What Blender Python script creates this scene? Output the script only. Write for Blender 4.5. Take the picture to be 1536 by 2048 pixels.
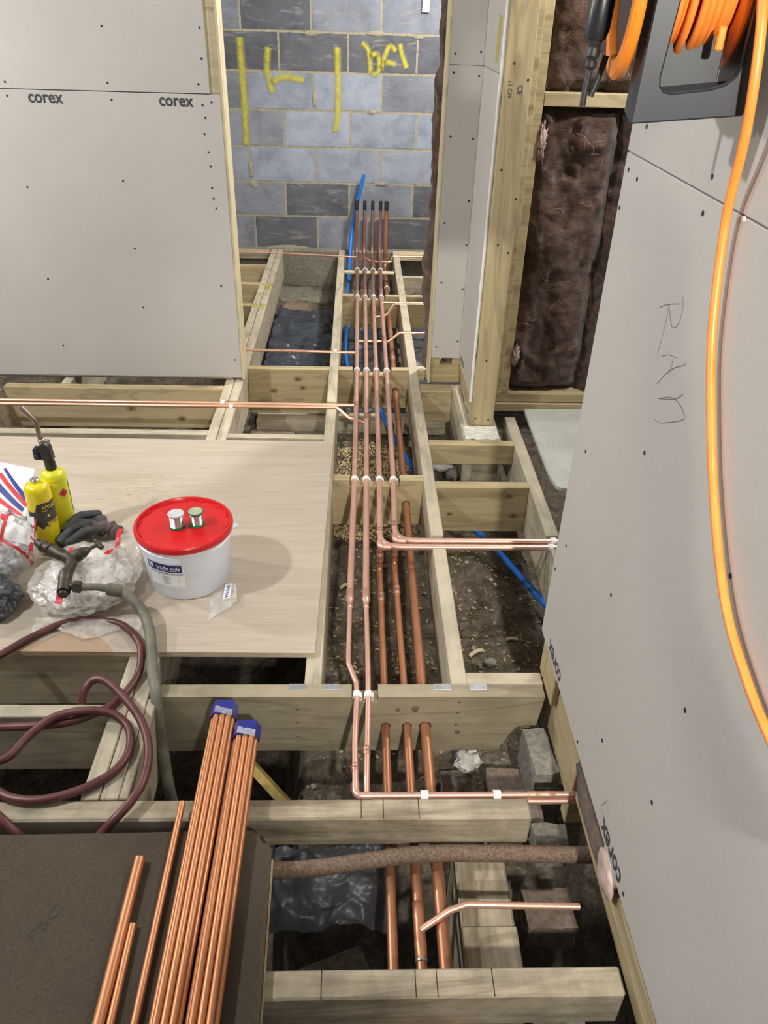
import bpy, bmesh, math, random
from mathutils import Vector, Matrix, noise
from mathutils.bvhtree import BVHTree

for o in list(bpy.data.objects):
    bpy.data.objects.remove(o, do_unlink=True)
random.seed(7)
SC = bpy.context.scene
COL = SC.collection
PI = math.pi
R = math.radians

# ------------------------------------------------------------------ camera
EYE = Vector((0, 0, 1.53))
pitch, yaw, roll = 0.575664, 0.044536, 0.031912
fw = Vector((math.sin(yaw) * math.cos(pitch), math.cos(yaw) * math.cos(pitch), -math.sin(pitch)))
rt = Vector((math.cos(yaw), -math.sin(yaw), 0))
up = rt.cross(fw)
rt2 = rt * math.cos(roll) + up * math.sin(roll)
up2 = -rt * math.sin(roll) + up * math.cos(roll)
cam_d = bpy.data.cameras.new('camera')
cam_d.sensor_fit = 'HORIZONTAL'
cam_d.sensor_width = 36.0
cam_d.lens = 1574.73 / 1536 * 36
cam_d.clip_start = 0.02
cam = bpy.data.objects.new('camera', cam_d)
COL.objects.link(cam)
m = Matrix((rt2, up2, -fw)).transposed().to_4x4()
m.translation = EYE
cam.matrix_world = m
SC.camera = cam

# ------------------------------------------------------------------ light
w = bpy.data.worlds.new('World')
SC.world = w
w.use_nodes = True
w.node_tree.nodes['Background'].inputs[0].default_value = (0.86, 0.93, 1.0, 1)
w.node_tree.nodes['Background'].inputs[1].default_value = 0.06


def lamp(name, loc, power, size, color=(1, 0.97, 0.93), aim=None, cone=None):
    d = bpy.data.lights.new(name, 'SPOT' if aim else 'POINT')
    d.energy = power
    d.shadow_soft_size = size
    d.color = color
    o = bpy.data.objects.new(name, d)
    o.location = loc
    if aim:
        d.spot_size = R(cone)
        d.spot_blend = 0.7
        o.rotation_euler = (Vector(aim) - Vector(loc)).to_track_quat('-Z', 'Y').to_euler()
    COL.objects.link(o)


# floodlight behind the camera aimed right, cone narrowed to keep the near left dark, bare lamps in the rooms left, right and behind the column
lamp('floodlight', (0.37, -0.75, 2.0), 190, 0.04, (1, 0.95, 0.86), aim=(0.90, 1.90, 0.30), cone=62)
lamp('site_lamp_left', (-2.2, 1.2, 2.42), 125, 0.05, (0.97, 0.99, 1.0))
lamp('site_lamp_left_low', (-3.0, 2.85, 1.75), 92, 0.05, (1, 0.98, 0.94))
lamp('site_lamp_right', (1.5, 2.55, 2.2), 58, 0.05, (1, 0.99, 0.96))
lamp('site_lamp_rear', (0.95, 4.5, 2.3), 140, 0.05, (1, 0.98, 0.94))

vs = SC.view_settings
vs.view_transform = 'Standard'
vs.look = 'None'
vs.gamma = 1
vs.use_curve_mapping = False
vs.exposure = 0.50


# ------------------------------------------------------------------ materials
class NT:
    def __init__(self, name):
        self.m = bpy.data.materials.new(name)
        self.m.use_nodes = True
        self.t = self.m.node_tree
        self.n = self.t.nodes
        self.b = self.n['Principled BSDF']

    def new(self, typ, **kw):
        n = self.n.new(typ)
        for k, v in kw.items():
            setattr(n, k, v)
        return n

    def link(self, a, b):
        self.t.links.new(a, b)

    def coords(self, scale=(1, 1, 1), rnd=True, src='Object'):
        tc = self.new('ShaderNodeTexCoord')
        v = tc.outputs[src]
        if rnd:
            oi = self.new('ShaderNodeObjectInfo')
            mu = self.new('ShaderNodeMath', operation='MULTIPLY')
            mu.inputs[1].default_value = 37.0
            self.link(oi.outputs['Random'], mu.inputs[0])
            ad = self.new('ShaderNodeVectorMath', operation='ADD')
            self.link(v, ad.inputs[0])
            self.link(mu.outputs[0], ad.inputs[1])
            v = ad.outputs[0]
        mp = self.new('ShaderNodeMapping')
        mp.inputs['Scale'].default_value = scale
        self.link(v, mp.inputs['Vector'])
        return mp.outputs[0]

    def noise(self, vec, scale, detail=4, rough=.6, dist=0):
        n = self.new('ShaderNodeTexNoise')
        n.inputs['Scale'].default_value = scale
        n.inputs['Detail'].default_value = detail
        n.inputs['Roughness'].default_value = rough
        n.inputs['Distortion'].default_value = dist
        self.link(vec, n.inputs['Vector'])
        return n.outputs['Fac']

    def ramp(self, fac, stops):
        r = self.new('ShaderNodeValToRGB')
        e = r.color_ramp.elements
        while len(e) < len(stops):
            e.new(0.5)
        for k, (p, c) in enumerate(stops):
            e[k].position = p
            e[k].color = (c[0], c[1], c[2], 1) if not isinstance(c, (int, float)) else (c, c, c, 1)
        self.link(fac, r.inputs[0])
        return r.outputs[0]

    def mix(self, fac, a, b, mode='MIX'):
        n = self.new('ShaderNodeMix', data_type='RGBA', blend_type=mode)
        for s, v in ((n.inputs[0], fac), (n.inputs[6], a), (n.inputs[7], b)):
            if isinstance(v, (int, float)):
                s.default_value = v
            elif isinstance(v, tuple):
                s.default_value = (v[0], v[1], v[2], 1)
            else:
                self.link(v, s)
        return n.outputs[2]

    def bump(self, h, strength=.3, dist=.002):
        n = self.new('ShaderNodeBump')
        n.inputs['Strength'].default_value = strength
        n.inputs['Distance'].default_value = dist
        self.link(h, n.inputs['Height'])
        self.link(n.outputs[0], self.b.inputs['Normal'])

    def base(self, c):
        if isinstance(c, tuple):
            self.b.inputs['Base Color'].default_value = (c[0], c[1], c[2], 1)
        else:
            self.link(c, self.b.inputs['Base Color'])

    def set(self, **kw):
        for k, v in kw.items():
            s = self.b.inputs[k.replace('_', ' ')]
            if isinstance(v, (int, float, tuple)):
                s.default_value = v
            else:
                self.link(v, s)


def srgb(r, g, b):
    f = lambda c: (c / 255 / 12.92) if c <= 10 else ((c / 255 + .055) / 1.055) ** 2.4
    return (f(r), f(g), f(b))


MAT = {}


def plain(name, col, rough=.5, metal=0, var=.15, scale=30, bump=.0, coat=0, alpha=1, trans=0, bdist=.001):
    t = NT(name)
    v = t.coords()
    f = t.noise(v, scale, 5, .6)
    d = tuple(c * (1 - var) for c in col)
    l = tuple(min(1, c * (1 + var)) for c in col)
    t.base(t.ramp(f, [(.3, d), (.7, l)]))
    t.set(Roughness=rough, Metallic=metal)
    if coat:
        t.set(Coat_Weight=coat)
    if alpha < 1:
        t.set(Alpha=alpha)
    if trans:
        t.set(Transmission_Weight=trans)
    if bump:
        t.bump(f, bump, bdist)
    MAT[name] = t.m
    return t.m


def wood(name, axis, light, dark, spots=.25, rough=.72, dirt=0.0):
    t = NT(name)
    s = [22.0, 22.0, 22.0]
    s['xyz'.index(axis)] = 1.1
    v = t.coords(tuple(s))
    s2 = [7.0, 7.0, 7.0]
    s2['xyz'.index(axis)] = .9
    v2 = t.coords(tuple(s2))
    v3 = t.coords((1, 1, 1))
    f1 = t.noise(v, 1.0, 6, .65, .6)
    big = t.noise(v2, .8, 3, .5, 1.2)
    # growth rings
    wv = t.new('ShaderNodeMath', operation='MULTIPLY')
    wv.inputs[1].default_value = 26.0
    t.link(big, wv.inputs[0])
    sn = t.new('ShaderNodeMath', operation='SINE')
    t.link(wv.outputs[0], sn.inputs[0])
    ring = t.ramp(sn.outputs[0], [(0.0, 1.0), (.75, 1.0), (1.0, .80)])
    c = t.ramp(f1, [(.28, dark), (.55, light), (.8, tuple(min(1, q * 1.1) for q in light))])
    c = t.mix(1.0, c, ring, 'MULTIPLY')
    # knots
    vo = t.new('ShaderNodeTexVoronoi')
    vo.inputs['Scale'].default_value = 1.0
    s3 = [9.0, 9.0, 9.0]
    s3['xyz'.index(axis)] = 4.0
    t.link(t.coords(tuple(s3)), vo.inputs['Vector'])
    k = t.ramp(vo.outputs['Distance'], [(.0, 1.0), (.16, .85), (.26, 0.0)])
    kc = t.mix(spots, (0, 0, 0), k, 'MIX')
    c = t.mix(kc, c, tuple(q * .45 for q in dark))
    blot = t.noise(v3, 9, 5, .65)
    bl = t.ramp(blot, [(.35, 1 - dirt), (.62, 1.0)])
    c = t.mix(1.0, c, bl, 'MULTIPLY')
    t.base(c)
    t.set(Roughness=rough, Specular_IOR_Level=.25)
    t.bump(f1, .35, .0015)
    MAT[name] = t.m


for ax in 'xyz':
    wood('timber_new_' + ax, ax, (.50, .405, .235), (.36, .275, .145), .5)
    wood('timber_grey_' + ax, ax, (.54, .475, .355), (.40, .345, .245), .35, dirt=.22)
    wood('timber_old_' + ax, ax, (.52, .45, .335), (.27, .21, .135), .3, .85, dirt=.4)
    wood('timber_mid_' + ax, ax, (.355, .305, .21), (.265, .225, .15), .3, dirt=.2)
    wood('timber_pale_' + ax, ax, (.66, .57, .38), (.52, .43, .26), .3)

# plasterboard
t = NT('plasterboard')
v = t.coords((1, 1, 1))
f = t.noise(v, 220, 3, .5)
g = t.noise(v, 2.2, 3, .5)
c = t.ramp(g, [(.3, (.525, .500, .465)), (.7, (.575, .548, .512))])
c = t.mix(.10, c, t.ramp(f, [(.3, .35), (.7, 1.0)]), 'MULTIPLY')
t.base(c)
t.set(Roughness=.62, Specular_IOR_Level=.3)
t.bump(f, .08, .0005)
MAT['plasterboard'] = t.m
plain('gypsum_edge', (.74, .70, .62), .9, var=.12, scale=60, bump=.3)
plain('print_ink', (.055, .055, .06), .8, var=.1)
plain('pencil', (.17, .16, .16), .8, var=.1)
plain('screw_black', (.012, .012, .014), .5, var=.2)
plain('joint_tape', (.80, .80, .80), .8, var=.1, scale=25, bump=.4, bdist=.003)

# concrete blocks: object colour carries the tone of each block
t = NT('concrete_block')
v = t.coords()
oi = t.new('ShaderNodeObjectInfo')
n1 = t.noise(v, 5, 6, .65, .4)
n2 = t.noise(v, 160, 4, .7)
c = t.mix(1.0, oi.outputs['Color'], t.ramp(n1, [(.28, .58), (.5, .95), (.72, 1.2)]), 'MULTIPLY')
c = t.mix(.35, c, t.ramp(n2, [(.3, .55), (.65, 1.0)]), 'MULTIPLY')
sm = t.noise(t.coords((3, 3, 14)), 2.2, 5, .6, .8)
c = t.mix(t.ramp(sm, [(.56, 0.0), (.72, .45)]), c, (.40, .37, .30))
t.base(c)
t.set(Roughness=.85)
t.bump(n2, .4, .002)
MAT['concrete_block'] = t.m
t = NT('mortar')
v = t.coords()
n2 = t.noise(v, 45, 5, .7)
t.base(t.ramp(n2, [(.3, (.27, .24, .165)), (.7, (.42, .38, .28))]))
t.set(Roughness=.95)
t.bump(n2, .8, .006)
MAT['mortar'] = t.m


def spray(name, col):
    t = NT(name)
    v = t.coords()
    n = t.noise(v, 26, 5, .7)
    uv = t.new('ShaderNodeTexCoord')
    sx = t.new('ShaderNodeSeparateXYZ')
    t.link(uv.outputs['UV'], sx.inputs[0])
    # distance from the stroke's middle line
    a = t.new('ShaderNodeMath', operation='SUBTRACT')
    a.inputs[1].default_value = .5
    t.link(sx.outputs[1], a.inputs[0])
    b = t.new('ShaderNodeMath', operation='ABSOLUTE')
    t.link(a.outputs[0], b.inputs[0])
    e = t.ramp(b.outputs[0], [(.10, 1.0), (.5, 0.0)])
    mu = t.new('ShaderNodeMath', operation='MULTIPLY')
    t.link(e, mu.inputs[0])
    t.link(t.ramp(n, [(.3, .45), (.65, .92)]), mu.inputs[1])
    t.base(col)
    t.set(Roughness=.6, Alpha=mu.outputs[0])
    MAT[name] = t.m


spray('yellow_spray', (.60, .54, .07))


def copper(name, bright, dull, amount, rough=.26, stretch=.35):
    t = NT(name)
    v = t.coords((1, stretch, 1))
    n = t.noise(v, 9, 6, .65, .5)
    n2 = t.noise(v, 60, 4, .6)
    c = t.ramp(n, [(.5 - amount, bright), (.78, dull)])
    c = t.mix(.05, c, t.ramp(n2, [(.3, .6), (.7, 1.0)]), 'MULTIPLY')
    t.base(c)
    t.set(Metallic=.72, Roughness=t.ramp(n, [(.3, rough), (.75, rough + .22)]))
    t.bump(n2, .012, .0004)
    MAT[name] = t.m


copper('copper', (.95, .60, .48), (.64, .36, .28), .10)
copper('copper_new', (.64, .30, .15), (.46, .19, .085), .08, .36, .04)
copper('copper_purple', (.52, .27, .22), (.26, .12, .10), .15, .34)
copper('copper_bright', (1.0, .60, .42), (.85, .46, .31), .05, .24)
copper('copper_dark', (.70, .34, .20), (.33, .14, .07), .15, .28)
copper('solder_joint', (.60, .33, .25), (.30, .15, .12), .15, .4)
plain('solder_grey', (.55, .52, .48), .35, .9, .2)
plain('white_plastic', (.86, .86, .85), .35, var=.05)
plain('black_rubber', (.02, .02, .022), .5, var=.2)
plain('black_plastic', (.018, .018, .020), .35, var=.2)
plain('blue_pipe', (.012, .16, .62), .35, var=.1, scale=8)
plain('blue_cap', (.008, .015, .23), .22, var=.25, scale=25, coat=.5, bump=.3, bdist=.003)
plain('clear_tape', (.75, .78, .9), .2, var=.15, coat=.5)

# plywood: grain lines along x, stains of spilt water
t = NT('plywood')
v = t.coords((1.0, 14, 14), rnd=False)
n1 = t.noise(v, 1.3, 6, .65, .8)
n2 = t.noise(t.coords((6, 160, 160), rnd=False), 1.0, 4, .6)
c = t.ramp(n1, [(.25, (.42, .345, .262)), (.5, (.475, .405, .325)), (.75, (.515, .450, .370))])
c = t.mix(.35, c, t.ramp(n2, [(.35, .7), (.6, 1.0)]), 'MULTIPLY')
st = t.noise(t.coords((1, 1, 1), rnd=False), 3.2, 3, .5, .3)
tc = t.new('ShaderNodeTexCoord')
sx = t.new('ShaderNodeSeparateXYZ')
t.link(tc.outputs['Object'], sx.inputs[0])
# the wet patches lie along the front edge of the sheet
band = t.ramp(sx.outputs[1], [(0.0, 1.0), (1.0, 0.0)])
mr = t.new('ShaderNodeMapRange')
mr.inputs[1].default_value = -.62
mr.inputs[2].default_value = -.38
mr.inputs[3].default_value = .16
mr.inputs[4].default_value = -.12
t.link(sx.outputs[1], mr.inputs[0])
ad = t.new('ShaderNodeMath', operation='ADD')
t.link(st, ad.inputs[0])
mx_ = t.new('ShaderNodeMapRange')
mx_.inputs[1].default_value = .18
mx_.inputs[2].default_value = .34
mx_.inputs[3].default_value = 0.0
mx_.inputs[4].default_value = -.4
t.link(sx.outputs[0], mx_.inputs[0])
ad2 = t.new('ShaderNodeMath', operation='ADD')
t.link(mr.outputs[0], ad2.inputs[0])
t.link(mx_.outputs[0], ad2.inputs[1])
t.link(ad2.outputs[0], ad.inputs[1])
c = t.mix(t.ramp(ad.outputs[0], [(.56, 0.0), (.585, .62)]), c, (.36, .22, .11))
sub = t.new('ShaderNodeVectorMath', operation='SUBTRACT')
sub.inputs[1].default_value = (.085, .22, .018)
t.link(tc.outputs['Object'], sub.inputs[0])
mulv = t.new('ShaderNodeVectorMath', operation='MULTIPLY')
mulv.inputs[1].default_value = (4.2, 5.0, 0)
t.link(sub.outputs[0], mulv.inputs[0])
ln = t.new('ShaderNodeVectorMath', operation='LENGTH')
t.link(mulv.outputs[0], ln.inputs[0])
scn = t.noise(t.coords((22, 60, 1), rnd=False), 1.0, 5, .7, 1.5)
sc2 = t.new('ShaderNodeMath', operation='MULTIPLY')
t.link(t.ramp(ln.outputs['Value'], [(.2, 1.0), (1.0, 0.0)]), sc2.inputs[0])
t.link(t.ramp(scn, [(.50, 0.0), (.62, .65)]), sc2.inputs[1])
c = t.mix(sc2.outputs[0], c, (.33, .235, .145))
t.base(c)
t.set(Roughness=.7, Specular_IOR_Level=.25)
t.bump(n1, .15, .0015)
MAT['plywood'] = t.m
plain('ply_edge', (.50, .38, .24), .85, var=.35, scale=14)


def chip(name, a, b, scale=170):
    t = NT(name)
    v = t.coords((1, 1, 1))
    n = t.noise(v, scale, 4, .7)
    g = t.noise(v, 5, 5, .6)
    c = t.ramp(n, [(.3, a), (.7, b)])
    c = t.mix(1.0, c, t.ramp(g, [(.3, .82), (.7, 1.06)]), 'MULTIPLY')
    t.base(c)
    t.set(Roughness=.8, Specular_IOR_Level=.2)
    t.bump(n, .2, .001)
    MAT[name] = t.m


chip('chipboard', (.060, .045, .030), (.092, .071, .050))
plain('faint_print', (.035, .032, .028), .8, var=.4, scale=120)
chip('chipboard_edge', (.30, .22, .12), (.62, .50, .30), 120)
chip('panel_grey_green', (.42, .43, .39), (.57, .58, .53), 120)
chip('concrete', (.13, .12, .095), (.30, .28, .225), 50)
chip('brick_face', (.14, .105, .085), (.30, .235, .19), 60)
chip('rust', (.10, .065, .045), (.27, .20, .15), 150)
chip('stone_grey', (.16, .15, .13), (.36, .34, .29), 60)
chip('plaster_lump', (.55, .54, .50), (.82, .81, .77), 60)

# soil
t = NT('soil')
v = t.coords(rnd=False)
n = t.noise(v, 14, 8, .7, .3)
n2 = t.noise(v, 90, 6, .75)
c = t.ramp(n, [(.30, (.075, .058, .040)), (.50, (.185, .152, .112)), (.68, (.31, .27, .21))])
c = t.mix(.7, c, t.ramp(n2, [(.32, .35), (.52, .9), (.70, 1.7)]), 'MULTIPLY')
t.base(c)
t.set(Roughness=.95, Specular_IOR_Level=.15)
t.bump(n2, .9, .012)
MAT['soil'] = t.m
plain('wood_chips', (.36, .28, .15), .8, var=.4, scale=12)
plain('straw', (.56, .45, .22), .8, var=.35, scale=30)
plain('pebbles', (.28, .25, .20), .9, var=.45, scale=12)

# mineral wool
t = NT('mineral_wool')
v = t.coords((1, 1, 1))
n0 = t.noise(v, 7, 4, .6, 2.2)
n = t.noise(t.coords((1, 1, 2.2)), 16, 7, .72, 1.6)
n2 = t.noise(v, 140, 4, .7, .5)
c = t.ramp(n0, [(.28, (.055, .030, .022)), (.5, (.125, .076, .056)), (.72, (.21, .145, .118))])
c = t.mix(.75, c, t.ramp(n, [(.3, .50), (.5, .95), (.75, 1.65)]), 'MULTIPLY')
c = t.mix(.3, c, t.ramp(n2, [(.3, .5), (.7, 1.1)]), 'MULTIPLY')
t.base(c)
t.set(Roughness=1.0, Specular_IOR_Level=.05, Sheen_Weight=.25)
t.bump(n, .8, .012)
MAT['mineral_wool'] = t.m
plain('wool_wisp', (.46, .37, .34), 1, var=.2)
plain('wool_pale', (.50, .38, .34), 1, var=.25, scale=18, bump=.6, bdist=.004)

plain('polythene_clean', (.040, .047, .062), .24, var=.3, scale=7)
plain('polythene', (.052, .056, .062), .42, var=.4, scale=9)
plain('red_plastic', (.60, .012, .016), .30, var=.06, scale=8)
plain('bucket_white', (.74, .78, .86), .35, var=.03)
plain('navy_print', (.025, .025, .16), .5, var=.1)
plain('white_print', (.85, .85, .85), .5, var=.04)
plain('grey_print', (.25, .25, .27), .6, var=.1)
plain('red_print', (.62, .035, .045), .45, var=.1)
plain('yellow_paint', (.85, .70, .008), .25, var=.05, coat=.5)
plain('yellow_dull', (.72, .70, .03), .35, var=.08)
plain('label_dark', (.06, .05, .045), .5, var=.5, scale=20)
plain('yellow_print', (.85, .72, .05), .5, var=.1)
plain('steel', (.62, .60, .58), .3, 1, .15)
plain('steel_burnt', (.42, .34, .30), .38, .9, .3, scale=20)
plain('galvanised', (.50, .53, .57), .42, .8, .15, scale=40)
plain('brass_dirty', (.080, .070, .052), .48, .65, .45, scale=30, bump=.4)
plain('bag_contents', (.88, .88, .87), .4, var=.08)
plain('glove_grey', (.055, .058, .062), .75, var=.3, scale=60, bump=.5)
plain('cloth_brown', (.13, .10, .095), .9, var=.3, scale=70, bump=.6)
plain('hose_red', (.115, .036, .034), .42, var=.35, scale=14)
plain('hose_grey', (.16, .155, .115), .6, var=.4, scale=16, bump=.3)
plain('orange_plastic', (.93, .26, .022), .32, var=.06)
plain('orange_cable', (.90, .27, .045), .42, var=.12, scale=25)
plain('reel_frame', (.017, .021, .028), .40, var=.18, scale=14)
plain('reel_frame_light', (.032, .036, .042), .45, var=.15, scale=14)
plain('spool_paper', (.58, .60, .60), .5, var=.15, scale=60)
plain('spool_paper_green', (.42, .42, .30), .5, var=.15, scale=60)
plain('spool_green', (.02, .16, .06), .35, var=.1)
plain('solder_wire', (.66, .60, .57), .28, .85, .15, scale=200)
plain('card_white', (.80, .80, .82), .4, var=.04)
plain('flag_blue', (.03, .05, .25), .4, var=.1)
plain('knot_ring', (.30, .215, .11), .7, var=.25, scale=60)
plain('knot_core', (.16, .095, .045), .7, var=.3, scale=60)
plain('old_batten_yellow', (.45, .33, .10), .7, var=.25)
plain('plaster_dust', (.62, .60, .52), .95, var=.25, scale=40, bump=.4)


def film(name, tint, alpha):
    t = NT(name)
    v = t.coords()
    n = t.noise(v, 22, 5, .7, 1.0)
    t.base(tint)
    t.set(Roughness=.16, Alpha=t.ramp(n, [(.3, alpha - .14), (.7, alpha + .2)]), Coat_Weight=.3)
    t.bump(n, .35, .004)
    MAT[name] = t.m


film('clear_film', (.86, .86, .86), .30)
film('clear_film_dusty', (.84, .78, .70), .36)


# ------------------------------------------------------------------ mesh builder
class MB:
    def __init__(self):
        self.v = []
        self.f = []
        self.uv = None

    def add(self, vs, fs):
        k = len(self.v)
        self.v += [Vector(p) for p in vs]
        self.f += [[i + k for i in q] for q in fs]
        return self

    def box(self, x0, x1, y0, y1, z0, z1):
        return self.add([(x0, y0, z0), (x1, y0, z0), (x1, y1, z0), (x0, y1, z0), (x0, y0, z1), (x1, y0, z1), (x1, y1, z1), (x0, y1, z1)],
                        [(0, 3, 2, 1), (4, 5, 6, 7), (0, 1, 5, 4), (1, 2, 6, 5), (2, 3, 7, 6), (3, 0, 4, 7)])

    def prism(self, poly, axis, a0, a1):
        P = {'x': lambda a, u, v: (a, u, v), 'y': lambda a, u, v: (u, a, v), 'z': lambda a, u, v: (u, v, a)}[axis]
        n = len(poly)
        vs = [P(a0, *p) for p in poly] + [P(a1, *p) for p in poly]
        fs = [list(range(n))[::-1], list(range(n, 2 * n))] + [(i, (i + 1) % n, n + (i + 1) % n, n + i) for i in range(n)]
        return self.add(vs, fs)

    def tube(self, path, r, seg=14, caps=True, closed=False, wall=0):
        path = [Vector(p) for p in path]
        n = len(path)
        rr = r if isinstance(r, (list, tuple)) else [r] * n
        T = []
        for i in range(n):
            if closed:
                d = path[(i + 1) % n] - path[i - 1]
            else:
                d = path[min(i + 1, n - 1)] - path[max(i - 1, 0)]
            T.append(d.normalized())
        a = Vector((0, 0, 1)) if abs(T[0].z) < .9 else Vector((1, 0, 0))
        N = (a - T[0] * a.dot(T[0])).normalized()
        vs = []
        for i in range(n):
            if i:
                N = (N - T[i] * N.dot(T[i])).normalized()
            B = T[i].cross(N)
            for k in range(seg):
                q = 2 * PI * k / seg
                vs.append(path[i] + (N * math.cos(q) + B * math.sin(q)) * rr[i])
        fs = []
        for i in range(n if closed else n - 1):
            j = (i + 1) % n
            for k in range(seg):
                l = (k + 1) % seg
                fs.append((i * seg + k, i * seg + l, j * seg + l, j * seg + k))
        if caps and not closed:
            if wall:
                for e, s in ((0, 1), (n - 1, -1)):
                    b0 = len(vs)
                    c = path[e]
                    for k in range(seg):
                        vs.append(c + (vs[e * seg + k] - c) * (1 - wall))
                    ins = c + T[e] * s * rr[e] * 3
                    for k in range(seg):
                        vs.append(ins + (vs[e * seg + k] - c) * (1 - wall))
                    for k in range(seg):
                        l = (k + 1) % seg
                        fs.append((e * seg + k, e * seg + l, b0 + l, b0 + k))
                        fs.append((b0 + k, b0 + l, b0 + seg + l, b0 + seg + k))
                    fs.append([b0 + seg + k for k in range(seg)])
            else:
                fs.append(list(range(seg))[::-1])
                fs.append([(n - 1) * seg + k for k in range(seg)])
        return self.add(vs, fs)

    def cyl(self, a, b, r, seg=16, r2=None):
        return self.tube([a, b], [r, r if r2 is None else r2], seg)

    def lathe(self, prof, c, axis=(0, 0, 1), seg=32, ring=False):
        ax = Vector(axis).normalized()
        q = ax.to_track_quat('Z', 'Y').to_matrix()
        c = Vector(c)
        vs, fs = [], []
        n = len(prof)
        for r, z in prof:
            for k in range(seg):
                a = 2 * PI * k / seg
                vs.append(c + q @ Vector((r * math.cos(a), r * math.sin(a), z)))
        for i in range(n - 1):
            for k in range(seg):
                l = (k + 1) % seg
                fs.append((i * seg + k, i * seg + l, (i + 1) * seg + l, (i + 1) * seg + k))
        if ring:
            for k in range(seg):
                l = (k + 1) % seg
                fs.append(((n - 1) * seg + k, (n - 1) * seg + l, l, k))
        elif prof[0][0] > 1e-6:
            fs.append(list(range(seg))[::-1])
        if not ring and prof[-1][0] > 1e-6:
            fs.append([(n - 1) * seg + k for k in range(seg)])
        return self.add(vs, fs)

    def blob(self, c, rad, sub=3, fn=None):
        bm = bmesh.new()
        bmesh.ops.create_icosphere(bm, subdivisions=sub, radius=1)
        c = Vector(c)
        vs = []
        for p in bm.verts:
            q = Vector((p.co.x * rad[0], p.co.y * rad[1], p.co.z * rad[2]))
            if fn:
                q = fn(p.co.copy(), q)
            vs.append(c + q)
        fs = [[v.index for v in f.verts] for f in bm.faces]
        bm.free()
        return self.add(vs, fs)

    def grid(self, fn, nu, nv):
        vs = [fn(i / nu, j / nv) for j in range(nv + 1) for i in range(nu + 1)]
        fs = [(j * (nu + 1) + i, j * (nu + 1) + i + 1, (j + 1) * (nu + 1) + i + 1, (j + 1) * (nu + 1) + i) for j in range(nv) for i in range(nu)]
        return self.add(vs, fs)

    def build(self, name, mat, parent=None, smooth=False, bevel=0, label=None, kind=None, normals=True, color=None):
        xs = [p.x for p in self.v]
        ys = [p.y for p in self.v]
        zs = [p.z for p in self.v]
        org = Vector(((min(xs) + max(xs)) / 2, (min(ys) + max(ys)) / 2, min(zs)))
        bm = bmesh.new()
        bv = [bm.verts.new(p - org) for p in self.v]
        for q in self.f:
            try:
                bm.faces.new([bv[i] for i in q])
            except ValueError:
                pass
        if normals:
            bmesh.ops.recalc_face_normals(bm, faces=bm.faces)
        if bevel:
            es = [e for e in bm.edges if len(e.link_faces) == 2 and e.calc_face_angle(0) > .6]
            bmesh.ops.bevel(bm, geom=es, offset=bevel, segments=1, affect='EDGES', clamp_overlap=True)
        me = bpy.data.meshes.new(name)
        bm.to_mesh(me)
        bm.free()
        me.materials.append(MAT[mat])
        if smooth:
            me.polygons.foreach_set('use_smooth', [True] * len(me.polygons))
            me.set_sharp_from_angle(angle=R(42 if smooth is True else smooth))
        o = bpy.data.objects.new(name, me)
        COL.objects.link(o)
        wl = org
        if parent is not None:
            o.parent = parent
            o.location = org - Vector(parent['_w'])
        else:
            o.location = org
        o['_w'] = tuple(wl)
        if label:
            o['label'] = label
        if kind:
            o['kind'] = kind
        if color:
            o.color = color
        return o


def tag(o, label, cat, group=None, kind=None):
    o['label'] = label
    o['category'] = cat
    if group:
        o['group'] = group
    if kind:
        o['kind'] = kind
    return o


def thing(name, label, cat, loc, group=None):
    o = bpy.data.objects.new(name, None)
    o.empty_display_size = .05
    o.location = loc
    o['_w'] = tuple(loc)
    COL.objects.link(o)
    return tag(o, label, cat, group)


def struct(name, loc):
    o = bpy.data.objects.new(name, None)
    o.location = loc
    o['_w'] = tuple(loc)
    o['kind'] = 'structure'
    COL.objects.link(o)
    return o


def fillet(path, rad, n=7):
    path = [Vector(p) for p in path]
    out = [path[0]]
    for i in range(1, len(path) - 1):
        a, b, c = path[i - 1], path[i], path[i + 1]
        d1 = (a - b)
        d2 = (c - b)
        l1, l2 = d1.length, d2.length
        d1.normalize()
        d2.normalize()
        ang = d1.angle(d2)
        if ang > PI - .02:
            out.append(b)
            continue
        tl = min(rad / math.tan(ang / 2), l1 * .49, l2 * .49)
        p0 = b + d1 * tl
        p1 = b + d2 * tl
        for k in range(n + 1):
            s = k / n
            out.append(p0 * (1 - s) ** 2 + b * 2 * s * (1 - s) + p1 * s ** 2)
    out.append(path[-1])
    return out


def spline(pts, n=8):
    pts = [Vector(p) for p in pts]
    out = []
    for i in range(len(pts) - 1):
        p0 = pts[max(i - 1, 0)]
        p1 = pts[i]
        p2 = pts[i + 1]
        p3 = pts[min(i + 2, len(pts) - 1)]
        for k in range(n):
            s = k / n
            out.append(.5 * ((2 * p1) + (p2 - p0) * s + (2 * p0 - 5 * p1 + 4 * p2 - p3) * s * s + (3 * p1 - p0 - 3 * p2 + p3) * s ** 3))
    out.append(pts[-1])
    return out


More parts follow.
